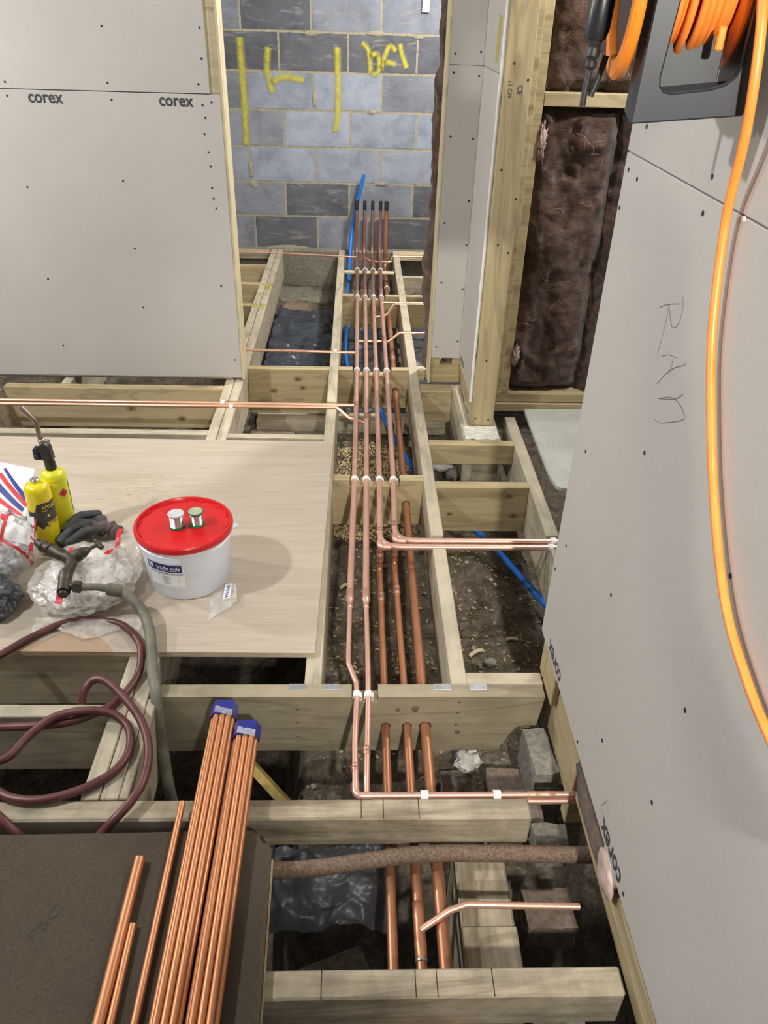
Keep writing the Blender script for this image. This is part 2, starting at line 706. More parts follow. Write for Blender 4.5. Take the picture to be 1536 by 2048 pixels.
def text_geo(body, size, bold=0.0, space=1.0):
    cu = bpy.data.curves.new('t', 'FONT')
    cu.body = body
    cu.size = size
    cu.offset = bold * size
    cu.space_character = space
    cu.resolution_u = 3
    ob = bpy.data.objects.new('t', cu)
    COL.objects.link(ob)
    dg = bpy.context.evaluated_depsgraph_get()
    me = bpy.data.meshes.new_from_object(ob.evaluated_get(dg))
    vs = [Vector(q.co) for q in me.vertices]
    fs = [list(p.vertices) for p in me.polygons]
    bpy.data.objects.remove(ob, do_unlink=True)
    bpy.data.curves.remove(cu)
    bpy.data.meshes.remove(me)
    x0 = min(q.x for q in vs)
    x1 = max(q.x for q in vs)
    return [Vector((q.x - x0, q.y, 0)) for q in vs], fs, x1 - x0


def text(name, body, size, fn, mat, parent, bold=0.0, width=None, space=1.0, kind=None):
    vs, fs, wd = text_geo(body, size, bold, space)
    k = (width / wd) if width else 1
    return MB().add([fn(q.x * k, q.y) for q in vs], fs).build(name, mat, parent, normals=False)


def strokes(paths, wid, fn, name, mat, parent, uv=False):
    for p in paths:
        stroke([p], wid, fn, name, mat, parent, uv)


def stroke(paths, wid, fn, name, mat, parent, uv=False):
    """flat ribbons along 2D polylines, mapped to 3D with fn"""
    mb = MB()
    uvs = []
    for p in paths:
        p = [Vector((a, b)) for a, b in p]
        q = []
        for i in range(len(p)):
            d = (p[min(i + 1, len(p) - 1)] - p[max(i - 1, 0)]).normalized()
            nn = Vector((-d.y, d.x)) * wid / 2
            q += [p[i] + nn, p[i] - nn]
        k = len(mb.v)
        mb.add([fn(s.x, s.y) for s in q], [(2 * i, 2 * i + 1, 2 * i + 3, 2 * i + 2) for i in range(len(p) - 1)])
        uvs += [(0, 1), (0, 0)] * len(p)
    o = mb.build(name, mat, parent, normals=False)
    if uv:
        l = o.data.uv_layers.new(name='UVMap')
        for lp in o.data.loops:
            l.data[lp.index].uv = uvs[lp.vertex_index]
    return o


def fbm(p, o=4):
    return noise.fractal(Vector(p), 1.0, 2.0, o)


# ------------------------------------------------------------------ ground under the joists
def ground(x, y):
    b = -.335
    if y < 1.55:
        s = min(1, (1.55 - y) / .35)
        b -= .10 * s
    if y < 1.2:
        b -= .06 * min(1, (1.2 - y) / .2)
    if y > 4.9:
        b += .05 * min(1, (y - 4.9) / .6)
    if x > .695 and y > 1.6:
        b -= 1.15 * min(1, (x - .695) / .03)
    if x < -.14 and y < 2.85:
        b -= .45 * min(1, (-.14 - x) / .1)
    if y < 1.14:
        b -= .25 * min(1, (1.14 - y) / .1)
    return b + .035 * fbm((x * 3, y * 3, 0), 5) + .02 * fbm((x * 11, y * 11, 3), 4)


gd = MB()
NX, NY = 170, 280
gd.grid(lambda u, v: (-2.6 + 4.9 * u, -.4 + 7.9 * v, ground(-2.6 + 4.9 * u, -.4 + 7.9 * v)), NX, NY)
fl = gd.build('floor', 'soil', smooth=180, kind='structure', normals=False)
fl['label'] = 'dark rubble strewn soil in the void below the open floor joists'

chips = MB()
for i in range(1900):
    if i < 1100:
        x, y = random.uniform(-.08, .26), random.uniform(2.62, 3.55)
    elif i < 1550:
        x, y = random.uniform(-.1, .27), random.uniform(1.5, 2.6)
    else:
        x, y = random.uniform(.3, .68), random.uniform(1.5, 2.6)
    z = ground(x, y) + .004
    a = random.uniform(0, PI)
    l = random.uniform(.002, .008)
    wd = l * random.uniform(.2, .6)
    dx, dy = math.cos(a), math.sin(a)
    tz = random.uniform(-.004, .006)
    chips.add([(x - dx * l - dy * wd, y - dy * l + dx * wd, z), (x + dx * l - dy * wd, y + dy * l + dx * wd, z + tz),
               (x + dx * l + dy * wd, y + dy * l - dx * wd, z + tz + .002), (x - dx * l + dy * wd, y - dy * l - dx * wd, z + .002)], [(0, 1, 2, 3)])
tag(chips.build('sawdust_litter', 'wood_chips', normals=False), 'pale sawdust and wood shavings scattered over the soil between the joists', 'sawdust', kind='stuff')
straw = MB()
for i in range(3200):
    x, y = random.uniform(-.083, .26), random.uniform(2.63, 3.45)
    z = ground(x, y) + .004 + random.random() * .004
    a = random.uniform(0, PI)
    l = random.uniform(.002, .0065)
    wd = l * random.uniform(.25, .6)
    dx, dy = math.cos(a), math.sin(a)
    straw.add([(x - dx * l - dy * wd, y - dy * l + dx * wd, z), (x + dx * l - dy * wd, y + dy * l + dx * wd, z + .003), (x + dx * l + dy * wd, y + dy * l - dx * wd, z + .004), (x - dx * l + dy * wd, y - dy * l - dx * wd, z + .001)], [(0, 1, 2, 3)])
tag(straw.build('straw_litter', 'straw', normals=False), 'dense yellow chaff under the four pipes behind the nearest pipe noggin', 'chaff', kind='stuff')
peb = MB()
for i in range(300):
    r = random.random()
    if r < .4:
        x, y = random.uniform(.31, .66), random.uniform(1.5, 2.6)
    elif r < .7:
        x, y = random.uniform(-.1, .27), random.uniform(1.5, 2.6)
    else:
        x, y = random.uniform(-.15, .5), random.uniform(1.15, 1.5)
    s = random.choice([.003, .003, .004, .005, .007, .010])
    sd = random.random() * 50
    peb.blob((x, y, ground(x, y) + s * .4), (s, s * random.uniform(.6, 1.1), s * .6), 1, lambda n, q: q * (1 + .35 * noise.noise(n * 1.7 + Vector((sd, 0, 0)))))
tag(peb.build('rubble_litter', 'pebbles'), 'small stone and mortar crumbs lying loose on the soil under the joists', 'rubble', kind='stuff')


def stone(name, c, rad, mat, label, cat='stone', sub=3, amp=.3):
    sd = random.random() * 99
    o = MB().blob(c, rad, sub, lambda n, q: q * (1 + amp * noise.noise(n * 1.6 + Vector((sd, 0, 0))) + .5 * amp * noise.noise(n * 4 + Vector((0, sd, 0))))).build(name, mat, smooth=50)
    return tag(o, label, cat)


# ------------------------------------------------------------------ rear block wall
wb = struct('wall_back', (0, 5.9, -.006))
wb['label'] = 'grey concrete block wall with yellow spray marks'
WX0, WX1 = -2.35, 1.9
MB().box(WX0, WX1, 5.9035, 6.05, -.006, 2.5).build('mortar_bed', 'mortar', wb)
blk_mesh = {}
pale_tone = (.30, .335, .41, 1)  # palest of the three block colours
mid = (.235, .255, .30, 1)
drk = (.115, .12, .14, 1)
tones = {(6, -1): mid, (6, 0): mid, (6, 1): drk, (6, 2): mid, (5, 0): drk, (5, 1): drk, (5, 2): drk, (5, 3): drk, (4, 0): mid, (4, 1): pale_tone, (4, 2): pale_tone,
         (3, 0): mid, (3, 1): pale_tone, (3, 2): pale_tone, (3, 3): pale_tone, (2, 0): pale_tone, (2, 1): pale_tone, (2, 2): pale_tone, (2, 3): pale_tone, (1, 0): mid, (1, 1): drk, (1, 2): mid, (1, 3): drk,
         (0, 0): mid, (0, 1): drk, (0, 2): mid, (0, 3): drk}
rowx = {6: -.749, 5: -.512, 4: -.739, 3: -.497, 2: -.737, 1: -.503, 0: -.729}
rng = random.Random(3)
for k in range(11):
    z0 = -.006 + .2262 * k
    base = rowx.get(k, -.749 if k % 2 == 0 else -.5)
    i = -4
    while True:
        x0 = base + (i - 1) * .4485
        x1 = x0 + .4485
        i += 1
        if x1 < WX0 + .02:
            continue
        if x0 > WX1 - .02:
            break
        a, b = max(x0, WX0) + .0072, min(x1, WX1) - .0072
        if b - a < .03:
            continue
        mb = MB()
        nu, nv = 14, 8
        sd = rng.random() * 100

        def face(u, v, a=a, b=b, z0=z0, sd=sd):
            ed = min(u, 1 - u, v, 1 - v)
            wx = .0042 * noise.noise(Vector((v * 9, sd, 1 if u < .5 else 2))) if u in (0, 1) else 0
            wz = .0042 * noise.noise(Vector((u * 16, sd, 3 if v < .5 else 4))) if v in (0, 1) else 0
            return (a + (b - a) * u + wx, 5.9 + (.0016 if ed < .01 else 0) + .0016 * noise.noise(Vector((u * 5, v * 3, sd))), z0 + .0072 + .2118 * v + wz)
        mb.grid(face, nu, nv)
        n0 = len(mb.v)
        ring = [i2 for i2 in range(nu + 1)] + [(nu + 1) * (j + 1) + nu for j in range(nv)] + [(nu + 1) * nv + i2 for i2 in range(nu - 1, -1, -1)] + [(nu + 1) * j for j in range(nv - 1, 0, -1)]
        bk = [Vector((mb.v[q].x, 5.93, mb.v[q].z)) for q in ring]
        mb.v += bk
        nr = len(ring)
        mb.f += [[ring[q], n0 + q, n0 + (q + 1) % nr, ring[(q + 1) % nr]] for q in range(nr)]
        idx = i - 1 + 0
        tone = tones.get((k, idx), rng.choice([pale_tone, mid, mid]))
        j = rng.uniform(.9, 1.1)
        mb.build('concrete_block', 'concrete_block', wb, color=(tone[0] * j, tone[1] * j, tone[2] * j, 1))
# mortar squeezed out of some joints
for (x, z, rx, rz) in ((-.30, 1.345, .05, .014), (.12, 1.352, .06, .013), (-.72, .43, .03, .022), (.39, 1.34, .03, .012), (-.285, .97, .014, .05), (-.735, .53, .016, .05), (.10, .9, .03, .012), (-.5, -.003, .14, .02), (.17, .45, .05, .014)):
    sd = random.random() * 50
    MB().blob((x, 5.899, z), (rx, .0035, rz), 3, lambda n, q: q * (1 + .5 * noise.noise(n * 2.2 + Vector((sd, 0, 0))))).build('mortar_smear', 'mortar', wb, smooth=60)
P = lambda x, z: (x, 5.8945, z)
g_marks = [
    [[(-.757, 1.31), (-.755, 1.1), (-.752, .9), (-.755, .68)]],
    [[(-.580, 1.26), (-.592, 1.15), (-.585, 1.08), (-.560, 1.0)], [(-.565, 1.05), (-.51, 1.09), (-.43, 1.09), (-.355, 1.08)]],
    [[(-.133, 1.27), (-.131, 1.1), (-.132, .9), (-.150, .775)]],
    [[(.025, 1.30), (.060, 1.27), (.075, 1.22), (.085, 1.12)], [(.073, 1.227), (.127, 1.238), (.141, 1.16), (.12, 1.128), (.085, 1.127)],
     [(.15, 1.15), (.175, 1.23), (.205, 1.285), (.245, 1.26)], [(.165, 1.19), (.205, 1.195), (.245, 1.18)], [(.268, 1.30), (.285, 1.24), (.318, 1.165)]]]
for k, g in enumerate(g_marks):
    strokes([[tuple(q)[::2] for q in spline([(a, 0, b) for a, b in s], 5)] for s in g], (.066, .058, .06, .044)[k], P, 'spray_mark', 'yellow_spray', wb, uv=True)
MB().box(.402, .448, 5.885, 5.895, 1.474, 1.75).build('fixing_strap', 'card_white', wb, bevel=.002, label='white perforated metal strap')

fd = MB().box(WX0, WX1, 5.86, 6.05, -.6, -.006).build('trim_1', 'concrete', kind='structure', bevel=.01)
fd['label'] = 'rough concrete footing below the block wall'
fd2 = MB().box(WX0, WX1, 5.55, 5.86, -.6, -.27).build('trim_2', 'concrete', kind='structure', bevel=.02)
fd2['label'] = 'concrete ledge stepping out below the block wall'

# ------------------------------------------------------------------ floor timbers
def timber(name, axis, a0, a1, w0, w1, z0, z1, mat, label, cat='timber', group=None, notches=(), bevel=.0025, holes=(), bottom=None, parent=None):
    """beam along x or y; notches = (start, end, depth) cut into the top edge"""
    p = [(a0, z0)]
    if bottom:
        p += bottom
    else:
        p += [(a1, z0)]
    p.append((a1, z1))
    for s, e, d in sorted(notches, reverse=True):
        p += [(e, z1), (e, z1 - d), (s, z1 - d), (s, z1)]
    p.append((a0, z1))
    mb = MB()
    if axis == 'x':
        mb.prism(p, 'y', w0, w1)
    else:
        mb.prism([(a, b) for a, b in p], 'x', w0, w1)
    o = mb.build(name, mat + '_' + axis, parent, bevel=0 if holes else bevel)
    if holes:
        cut = MB()
        for hx, hz, hr in holes:
            cut.cyl((hx, w0 - .02, hz), (hx, w1 + .02, hz), hr, 20)
        c = cut.build('cut', mat + '_' + axis)
        md = o.modifiers.new('b', 'BOOLEAN')
        md.object = c
        md.operation = 'DIFFERENCE'
        md.solver = 'EXACT'
        dg = bpy.context.evaluated_depsgraph_get()
        me = bpy.data.meshes.new_from_object(o.evaluated_get(dg))
        o.modifiers.clear()
        old = o.data
        o.data = me
        me.name = name
        bpy.data.meshes.remove(old)
        bpy.data.objects.remove(c, do_unlink=True)
    if label and parent is None:
        tag(o, label, cat, group)
    return o


JG = 'long floor joists'
NG = 'noggins between the joists'
timber('floor_joist', 'y', 1.512, 5.856, -.130, -.085, -.2, 0, 'timber_grey', 'long joist just left of the row of copper pipes', 'joist', JG,
       [(5.67, 5.71, .018), (3.865, 3.897, .018), (3.19, 3.27, .018)])
timber('floor_joist', 'y', 1.512, 5.856, .262, .306, -.2, 0, 'timber_grey', 'long weathered joist just right of the row of copper pipes', 'joist', JG,
       [(5.70, 5.74, .018), (4.66, 4.70, .018), (4.15, 4.20, .018), (2.135, 2.215, .028)])
timber('floor_joist', 'y', 1.155, 5.83, -.615, -.5745, -.2, 0, 'timber_grey', 'left timber of the doubled joist beside the plywood sheet', 'joist', JG, [(3.865, 3.897, .018), (3.19, 3.27, .018), (5.72, 5.76, .018)])
timber('floor_joist', 'y', 1.155, 5.83, -.5715, -.531, -.2, 0, 'timber_grey', 'right timber of the doubled joist, streaked with yellow spray', 'joist', JG, [(3.865, 3.897, .018), (3.19, 3.27, .018), (5.72, 5.76, .018)])
timber('floor_joist', 'y', 1.30, 3.135, .660, .706, -.2, 0, 'timber_grey', 'joist running into the right partition, carrying two copper pipes to it', 'joist', JG, [(2.135, 2.215, .028)])
timber('floor_joist', 'y', 3.44, 5.83, -1.37, -1.325, -.2, 0, 'timber_grey', 'joist end showing under the big left plasterboard, far left', 'joist', JG)
timber('floor_joist', 'y', 1.2, 3.37, -1.66, -1.615, -.2, 0, 'timber_grey', 'joist at the outer left edge of the plywood sheet', 'joist', JG)

timber('cross_beam', 'x', -.505, .507, 1.465, 1.510, -.207, 0, 'timber_mid', 'pale cross beam with four nail plates and three pipe holes', 'beam', None,
       [(-.004, .066, .022)], holes=[(.088, -.11, .0135), (.146, -.11, .0135), (.195, -.11, .0170)],
       bottom=[(.40, -.207), (.425, -.15), (.44, -.118), (.46, -.108), (.497, -.108)])
timber('cross_beam', 'x', -1.35, .405, 1.100, 1.153, -.098, 0, 'timber_old', 'old rough cross beam under the ends of the copper pipe bundles', 'beam', bevel=.005)
timber('cross_beam', 'x', -.75, .510, .722, .775, -.105, 0, 'timber_old', 'old cross beam nearest the camera', 'beam', bevel=.004)
# pencil cuts across the tops of the old beams
for nm, xs, y0, y1 in (('a', (.02, .07, .15), 1.101, 1.152), ('b', (-.055, .12, .16, .265), .723, .774)):
    for x in xs:
        o = MB().box(x - .0008, x + .0008, y0, y1, -.001, .0006).build('saw_mark', 'screw_black')
        par = [q for q in bpy.data.objects if q.name.startswith('cross_beam') and abs(q['_w'][1] - (y0 + y1) / 2) < .01][0]
        o.parent = par
        o.location = Vector(o['_w']) - Vector(par['_w'])

PN = (-.018, .178, .026)
timber('noggin', 'x', -.085, .262, 2.575, 2.618, -.2, 0, 'timber_new', 'noggin under the four copper pipes, nearest the elbows', 'noggin', NG, [(-.02, .172, .026)], holes=[(.199, -.106, .0165)])
timber('noggin', 'x', -.085, .262, 3.637, 3.680, -.2, 0, 'timber_new', 'noggin under the four copper pipes, with the blue pipe passing below', 'noggin', NG, [(-.015, .178, .026)], holes=[(.200, -.106, .0165)])
timber('noggin', 'x', -.085, .262, 4.795, 4.838, -.2, 0, 'timber_new', 'noggin under the four copper pipes where they start to darken', 'noggin', NG, [(-.016, .180, .026)], holes=[(.204, -.106, .0165)])
timber('batten', 'x', -.085, .262, 5.375, 5.42, -.035, -.022, 'timber_pale', 'thin pale batten under the pipes close to the block wall', 'batten')
timber('noggin', 'x', -.531, -.130, 3.637, 3.680, -.24, 0, 'timber_new', 'deep knotty noggin in front of the black polythene', 'noggin', NG)
timber('noggin', 'x', -.531, -.130, 2.912, 2.950, -.2, 0, 'timber_grey', 'noggin just behind the right half of the plywood', 'noggin', NG)
timber('noggin', 'x', -1.615, -.615, 3.385, 3.43, -.2, 0, 'timber_new', 'long noggin behind the pair of pipes left of the doubled joist', 'noggin', NG)
timber('noggin', 'x', -1.615, -.615, 2.935, 2.978, -.2, 0, 'timber_grey', 'long noggin just behind the gas torch and plywood', 'noggin', NG)
for y, l in ((4.585, 'nearest of the three noggins between the doubled joist and the left partition'), (5.0, 'middle one of the three noggins between the doubled joist and the left partition'),
             (5.40, 'rearmost of the three noggins between the doubled joist and the left partition')):
    timber('noggin', 'x', -1.325, -.615, y, y + .043, -.2, 0, 'timber_new', l, 'noggin', NG)
timber('wall_plate', 'x', -1.9, -.63, 5.80, 5.855, -.06, -.004, 'timber_old', 'dark wall plate against the block wall behind the left partition', 'timber')
timber('noggin', 'x', .306, .660, 2.868, 2.910, -.092, 0, 'timber_new', 'shallow noggin in front of the plaster dusted post foot', 'noggin', NG)
timber('noggin', 'x', .306, .660, 2.530, 2.575, -.2, 0, 'timber_new', 'deep knotty noggin right of the copper pipes, in the doorway', 'noggin', NG)
timber('noggin', 'x', .306, .512, 1.512, 1.556, -.07, 0, 'timber_grey', 'short noggin behind the right end of the pale cross beam', 'noggin', NG)
timber('noggin', 'x', .306, .90, 3.66, 3.70, -.06, 0, 'timber_pale', 'pale noggin half hidden behind the plasterboard column', 'noggin', NG)
timber('noggin', 'x', .306, .90, 4.80, 4.843, -.2, 0, 'timber_new', 'noggin below the two thin pipes right of the main run', 'noggin', NG)
timber('noggin', 'x', .306, .90, 5.20, 5.245, -.075, 0, 'timber_grey', 'shallow noggin right of the pipes near the block wall', 'noggin', NG)
timber('wall_plate', 'x', .306, .95, 5.78, 5.855, -.05, 0, 'timber_pale', 'pale wall plate against the block wall right of the pipes', 'timber')
timber('noggin', 'x', -1.6, -.615, 1.400, 1.442, -.2, 0, 'timber_grey', 'noggin under the loops of the red hose', 'noggin', NG)
timber('noggin', 'x', -1.6, -.615, 1.63, 1.675, -.2, -.001, 'timber_grey', 'dark noggin under the front edge of the plywood', 'noggin', NG)
timber('packing_timber', 'y', 1.155, 1.46, -.529, -.507, -.2, 0, 'timber_grey', 'thin packing timber against the doubled joist by the grey hose', 'timber')
timber('wall_plate', 'x', -.50, .655, 3.60, 3.70, -.335, -.262, 'timber_grey', 'timber plate low in the void below the second pipe noggin', 'timber')
timber('trimmer', 'x', .306, .455, 3.405, 3.485, -.16, -.002, 'timber_new', 'trimmer timber below the plasterboard column', 'timber')
timber('trimmer', 'y', 2.912, 3.485, .456, .500, -.2, -.002, 'timber_grey', 'dusty trimmer running from the column to the post foot', 'timber')
timber('post_pad', 'x', .500, .612, 2.912, 3.14, -.2, -.0005, 'timber_old', 'plaster spattered timber pad below the tall corner post', 'timber')
for (x0, x1, y0, y1) in ((.462, .606, 2.916, 3.035),):
    sd = 4.2
    mb = MB()
    mb.grid(lambda u, v: (x0 + (x1 - x0) * u, y0 + (y1 - y0) * v, .0005 + .003 * max(0, .5 + noise.noise(Vector((u * 7, v * 6, sd))))), 26, 22)
    tag(mb.build('plaster_spill', 'plaster_dust', normals=False), 'pale plaster spill on the timber at the post foot', 'plaster')



def knot(key, x, yf, z, r):
    o = [q for q in bpy.data.objects if q.get('label', '').startswith(key)][0]
    MB().blob((x, yf, z), (r * 1.5, .0012, r), 3, lambda n, q: q * (1 + .25 * noise.noise(n * 2 + Vector((x * 40, 0, 0))))).build('knot', 'knot_ring', o, smooth=True)
    MB().blob((x, yf - .0006, z), (r * .7, .0012, r * .6), 2).build('knot_core', 'knot_core', o, smooth=True)


for a_ in (('deep knotty noggin in front of', -.285, 3.637, -.052, .014), ('deep knotty noggin in front of', -.262, 3.637, -.098, .013), ('deep knotty noggin in front of', -.405, 3.637, -.115, .015),
           ('deep knotty noggin right of', .365, 2.530, -.120, .010), ('deep knotty noggin right of', .612, 2.530, -.125, .015), ('deep knotty noggin right of', .585, 2.530, -.035, .012),
           ('long noggin behind the pair', -1.05, 3.385, -.10, .018), ('long noggin behind the pair', -.82, 3.385, -.15, .014), ('noggin below the two thin', .44, 4.80, -.08, .012)):
    knot(*a_)
# yellow spray lettering on the doubled joist
yj = [q for q in bpy.data.objects if q.name.startswith('floor_joist') and 'yellow spray' in q['label']][0]
strokes([[(-.555, 5.02), (-.540, 4.95), (-.560, 4.93)], [(-.565, 4.98), (-.55, 4.9), (-.536, 4.90)], [(-.567, 4.62), (-.55, 4.56), (-.538, 4.60)], [(-.569, 4.55), (-.55, 4.54), (-.538, 4.54)], [(-.566, 4.80), (-.55, 4.79)]],
        .03, lambda x, y: (x, y, .0018), 'spray_mark', 'yellow_spray', yj, uv=True)
lj = [q for q in bpy.data.objects if q.name.startswith('floor_joist') and 'left timber' in q['label']][0]
strokes([[(-.608, 4.62), (-.59, 4.56), (-.578, 4.58)], [(-.604, 4.80), (-.58, 4.83)], [(-.60, 4.99), (-.578, 5.01)]],
        .03, lambda x, y: (x, y, .0018), 'spray_mark', 'yellow_spray', lj, uv=True)

# galvanised nail plates on the pale cross beam
bm1 = [q for q in bpy.data.objects if q.name.startswith('cross_beam') and 'nail plates' in q['label']][0]
for x0, x1, l in ((-.170, -.125, 'leftmost galvanised nail plate on the pale cross beam'), (-.079, -.035, 'galvanised nail plate on the pale cross beam, left of the two clipped pipes'),
                  (.214, .262, 'galvanised nail plate on the pale cross beam, in front of the right joist'), (.309, .356, 'rightmost galvanised nail plate on the pale cross beam')):
    mb = MB().box(x0, x1, 1.4895, 1.5115, .0002, .0016)
    p = mb.build('nail_plate', 'galvanised', bevel=.0004)
    tag(p, l, 'nail plate', 'nail plates on the cross beam')
    for x in (x0 + .008, x1 - .008):
        MB().cyl((x, 1.496, .001), (x, 1.496, .0026), .0022, 8).build('nail_head', 'steel', p, smooth=True)
# nail holes in the beam face
for x, z in ((-.148, -.045), (-.148, -.095), (-.148, -.15), (.280, -.02), (.280, -.06), (.278, -.105)):
    MB().lathe([(.0035, 0), (.0035, .0008), (.0022, .0012), (0, .0002)], (x, 1.4652, z), (0, -1, 0), 10).build('nail_head', 'steel_burnt', bm1, smooth=True)
# knots
for x, z, r in ((.165, -.045, .011), (.118, -.048, .007), (.284, -.135, .008)):
    MB().blob((x, 1.4655, z), (r, .0018, r * 1.2), 2).build('knot', 'rust', bm1, smooth=True)

# ------------------------------------------------------------------ copper pipe runs
PIPES = {}


def pipe(key, pts, r, mat, label, bend=.04, wall=.12, name='copper_pipe', group='main copper pipe runs', split=0):
    c = Vector(pts[0])
    t = thing(name, label, 'pipe', (pts[0][0], min(p[1] for p in pts), min(p[2] for p in pts) - r), group)
    if split:
        k = split
        MB().tube(fillet(pts[:k + 1], bend), r, 14, wall=wall).build('tube', 'copper_purple', t, smooth=50, label='darkened section of the pipe')
        MB().tube(fillet(pts[k:], bend), r, 14, wall=wall).build('tube', mat, t, smooth=50)
    else:
        MB().tube(fillet(pts, bend), r, 14, wall=wall).build('tube', mat, t, smooth=50)
    PIPES[key] = t
    return t


def sleeve(t, a, b, r, name='coupling', mat='solder_joint'):
    a, b = Vector(a), Vector(b)
    d = (b - a)
    L = d.length
    MB().lathe([(r * .9, 0), (r, .0012), (r * 1.0, L * .18), (r * 1.07, L * .22), (r * 1.07, L * .30), (r, L * .34), (r, L * .66), (r * 1.07, L * .70), (r * 1.07, L * .78), (r, L * .82), (r, L - .0012), (r * .9, L)], a, d, 16).build(name, mat, t, smooth=50)


R22, R15, R28 = .011, .0075, .014
ZP = -.011
YW = 5.785
p1 = pipe('p1', [(0, YW, .30), (0, YW, ZP), (.004, 5.51, ZP), (.006, 4.865, ZP), (.006, 3.65, ZP), (-.001, 2.6, ZP), (-.0125, 1.875, ZP)], R22, 'copper', 'leftmost copper pipe of the main row, rising at the block wall', .07, split=3)
p2 = pipe('p2', [(.055, YW, .30), (.055, YW, ZP), (.058, 5.51, ZP), (.055, 4.865, ZP), (.053, 3.65, ZP), (.044, 2.6, ZP), (.037, 1.875, ZP)], R22, 'copper', 'second copper pipe from the left in the main row', .07, split=3)
p3 = pipe('p3', [(.111, YW, .30), (.111, YW, ZP), (.113, 5.51, ZP), (.106, 4.865, ZP), (.102, 3.65, ZP), (.094, 2.6, ZP), (.087, 2.156, ZP), (1.0, 2.156, ZP + .001)], R22, 'copper', 'third copper pipe of the main row, turning right at the nearer elbow', .07, split=3)
p4 = pipe('p4', [(.166, YW, .30), (.166, YW, ZP), (.165, 5.51, ZP), (.155, 4.865, ZP), (.154, 3.65, ZP), (.148, 2.6, ZP), (.139, 2.192, ZP), (1.0, 2.192, ZP + .001)], R22, 'copper', 'fourth copper pipe of the main row, turning right at the farther elbow', .07, split=3)
p5 = pipe('p5', [(.207, YW, .30), (.207, YW, -.106), (.204, 4.8, -.106), (.200, 3.65, -.106), (.199, 2.6, -.106), (.195, 1.48, -.11), (.190, .2, -.115)], R28, 'copper_dark', 'thick brown copper pipe running low through the noggins', .07, name='copper_pipe')
for t, x, a, b in ((p3, .087, 2.156, R22), (p4, .139, 2.192, R22)):
    e = 1.12
    MB().tube(fillet([(x + .0006, a + .032, ZP), (x, a, ZP), (x + .036, a, ZP)], .02), b * e, 14).build('elbow', 'copper', t, smooth=50)
for t, x, x2, yy, l in ((p3, .087, .088, 2.156, 'copper pipe dropping from the nearer elbow, through the left beam hole'), (p4, .139, .146, 2.192, 'copper pipe dropping from the farther elbow, through the middle beam hole')):
    pp = pipe('d%g' % x, [(x, yy, ZP - .004), (x, yy, -.11), (x2, 1.48, -.11), (x2 - .005, .2, -.115)], R22, 'copper_dark', l, .03)
    sleeve(pp, (x, yy, -.075), (x, yy, -.035), R22 * 1.14)
    sleeve(pp, (x + (x2 - x) * .2, yy - .12, -.11), (x + (x2 - x) * .27, yy - .17, -.11), R22 * 1.13)
    PIPES['low%g' % round(x2, 3)] = pp
# the two pipes that step down to 15 mm
q1 = pipe('q1', [(-.0125, 1.872, ZP), (-.014, 1.625, ZP), (-.013, 1.60, ZP), (.0085, 1.525, ZP), (.009, 1.47, ZP), (.005, 1.32, ZP), (.007, 1.164, -.005), (.62, 1.164, -.005)], R15, 'copper',
          'thin pipe kinked before the pale cross beam, then turning right', .016)
q2 = pipe('q2', [(.037, 1.872, ZP), (.040, 1.64, ZP), (.040, 1.47, ZP), (.0335, 1.22, ZP - .002), (.0325, 1.164, -.027), (.62, 1.163, -.027)], R15, 'copper', 'straight thin pipe crossing the pale cross beam, then turning right lower down', .014)
for t, x in ((q1, -.0125), (q2, .037)):
    MB().lathe([(R22 * .98, -.052), (R22 * 1.12, -.05), (R22 * 1.12, -.012), (R22 * 1.18, -.010), (R22 * 1.18, -.004), (R15 * 1.25, .006), (R15 * 1.15, .010), (R15 * 1.15, .026), (R15 * 1.25, .028), (R15 * 1.25, .032), (R15 * .95, .034)],
               (x, 1.872, ZP), (0, -1, 0), 16).build('reducer', 'copper', t, smooth=40)
MB().tube(fillet([(.0065, 1.20, -.006), (.007, 1.164, -.005), (.045, 1.164, -.005)], .016), R15 * 1.18, 14).build('elbow', 'copper', q1, smooth=50)
sleeve(q1, (.0055, 1.235, -.007), (.0058, 1.255, -.008), R15 * 1.15)
sleeve(q2, (.0345, 1.285, ZP), (.0342, 1.31, ZP), R15 * 1.17)
sleeve(q1, (.405, 1.164, -.005), (.47, 1.164, -.005), R15 * 1.06, mat='copper_bright')
# couplings along the main row
sleeve(p1, (.004, 3.22, ZP), (.004, 3.28, ZP), R22 * 1.12, 'tee')
sleeve(p2, (.049, 3.10, ZP), (.050, 3.16, ZP), R22 * 1.12, 'tee')
sleeve(p1, (.006, 4.86, ZP), (.006, 4.92, ZP), R22 * 1.1)
sleeve(p2, (.055, 4.88, ZP), (.055, 4.94, ZP), R22 * 1.1)
sleeve(p4, (.156, 4.86, ZP), (.156, 4.96, ZP), R22 * 1.15, 'tee')
sleeve(p4, (.1545, 4.05, ZP), (.1545, 4.12, ZP), R22 * 1.12, 'tee')
sleeve(p3, (.1035, 4.45, ZP), (.1035, 4.52, ZP), R22 * 1.12, 'tee')
sleeve(p3, (.0873, 2.23, ZP), (.088, 2.26, ZP), R22 * 1.08)
sleeve(p4, (.1405, 2.26, ZP), (.141, 2.30, ZP), R22 * 1.08)
sleeve(p5, (.201, 4.02, -.106), (.201, 4.08, -.106), R28 * 1.08)
sleeve(p5, (.2025, 4.42, -.106), (.2028, 4.47, -.106), R28 * 1.08)
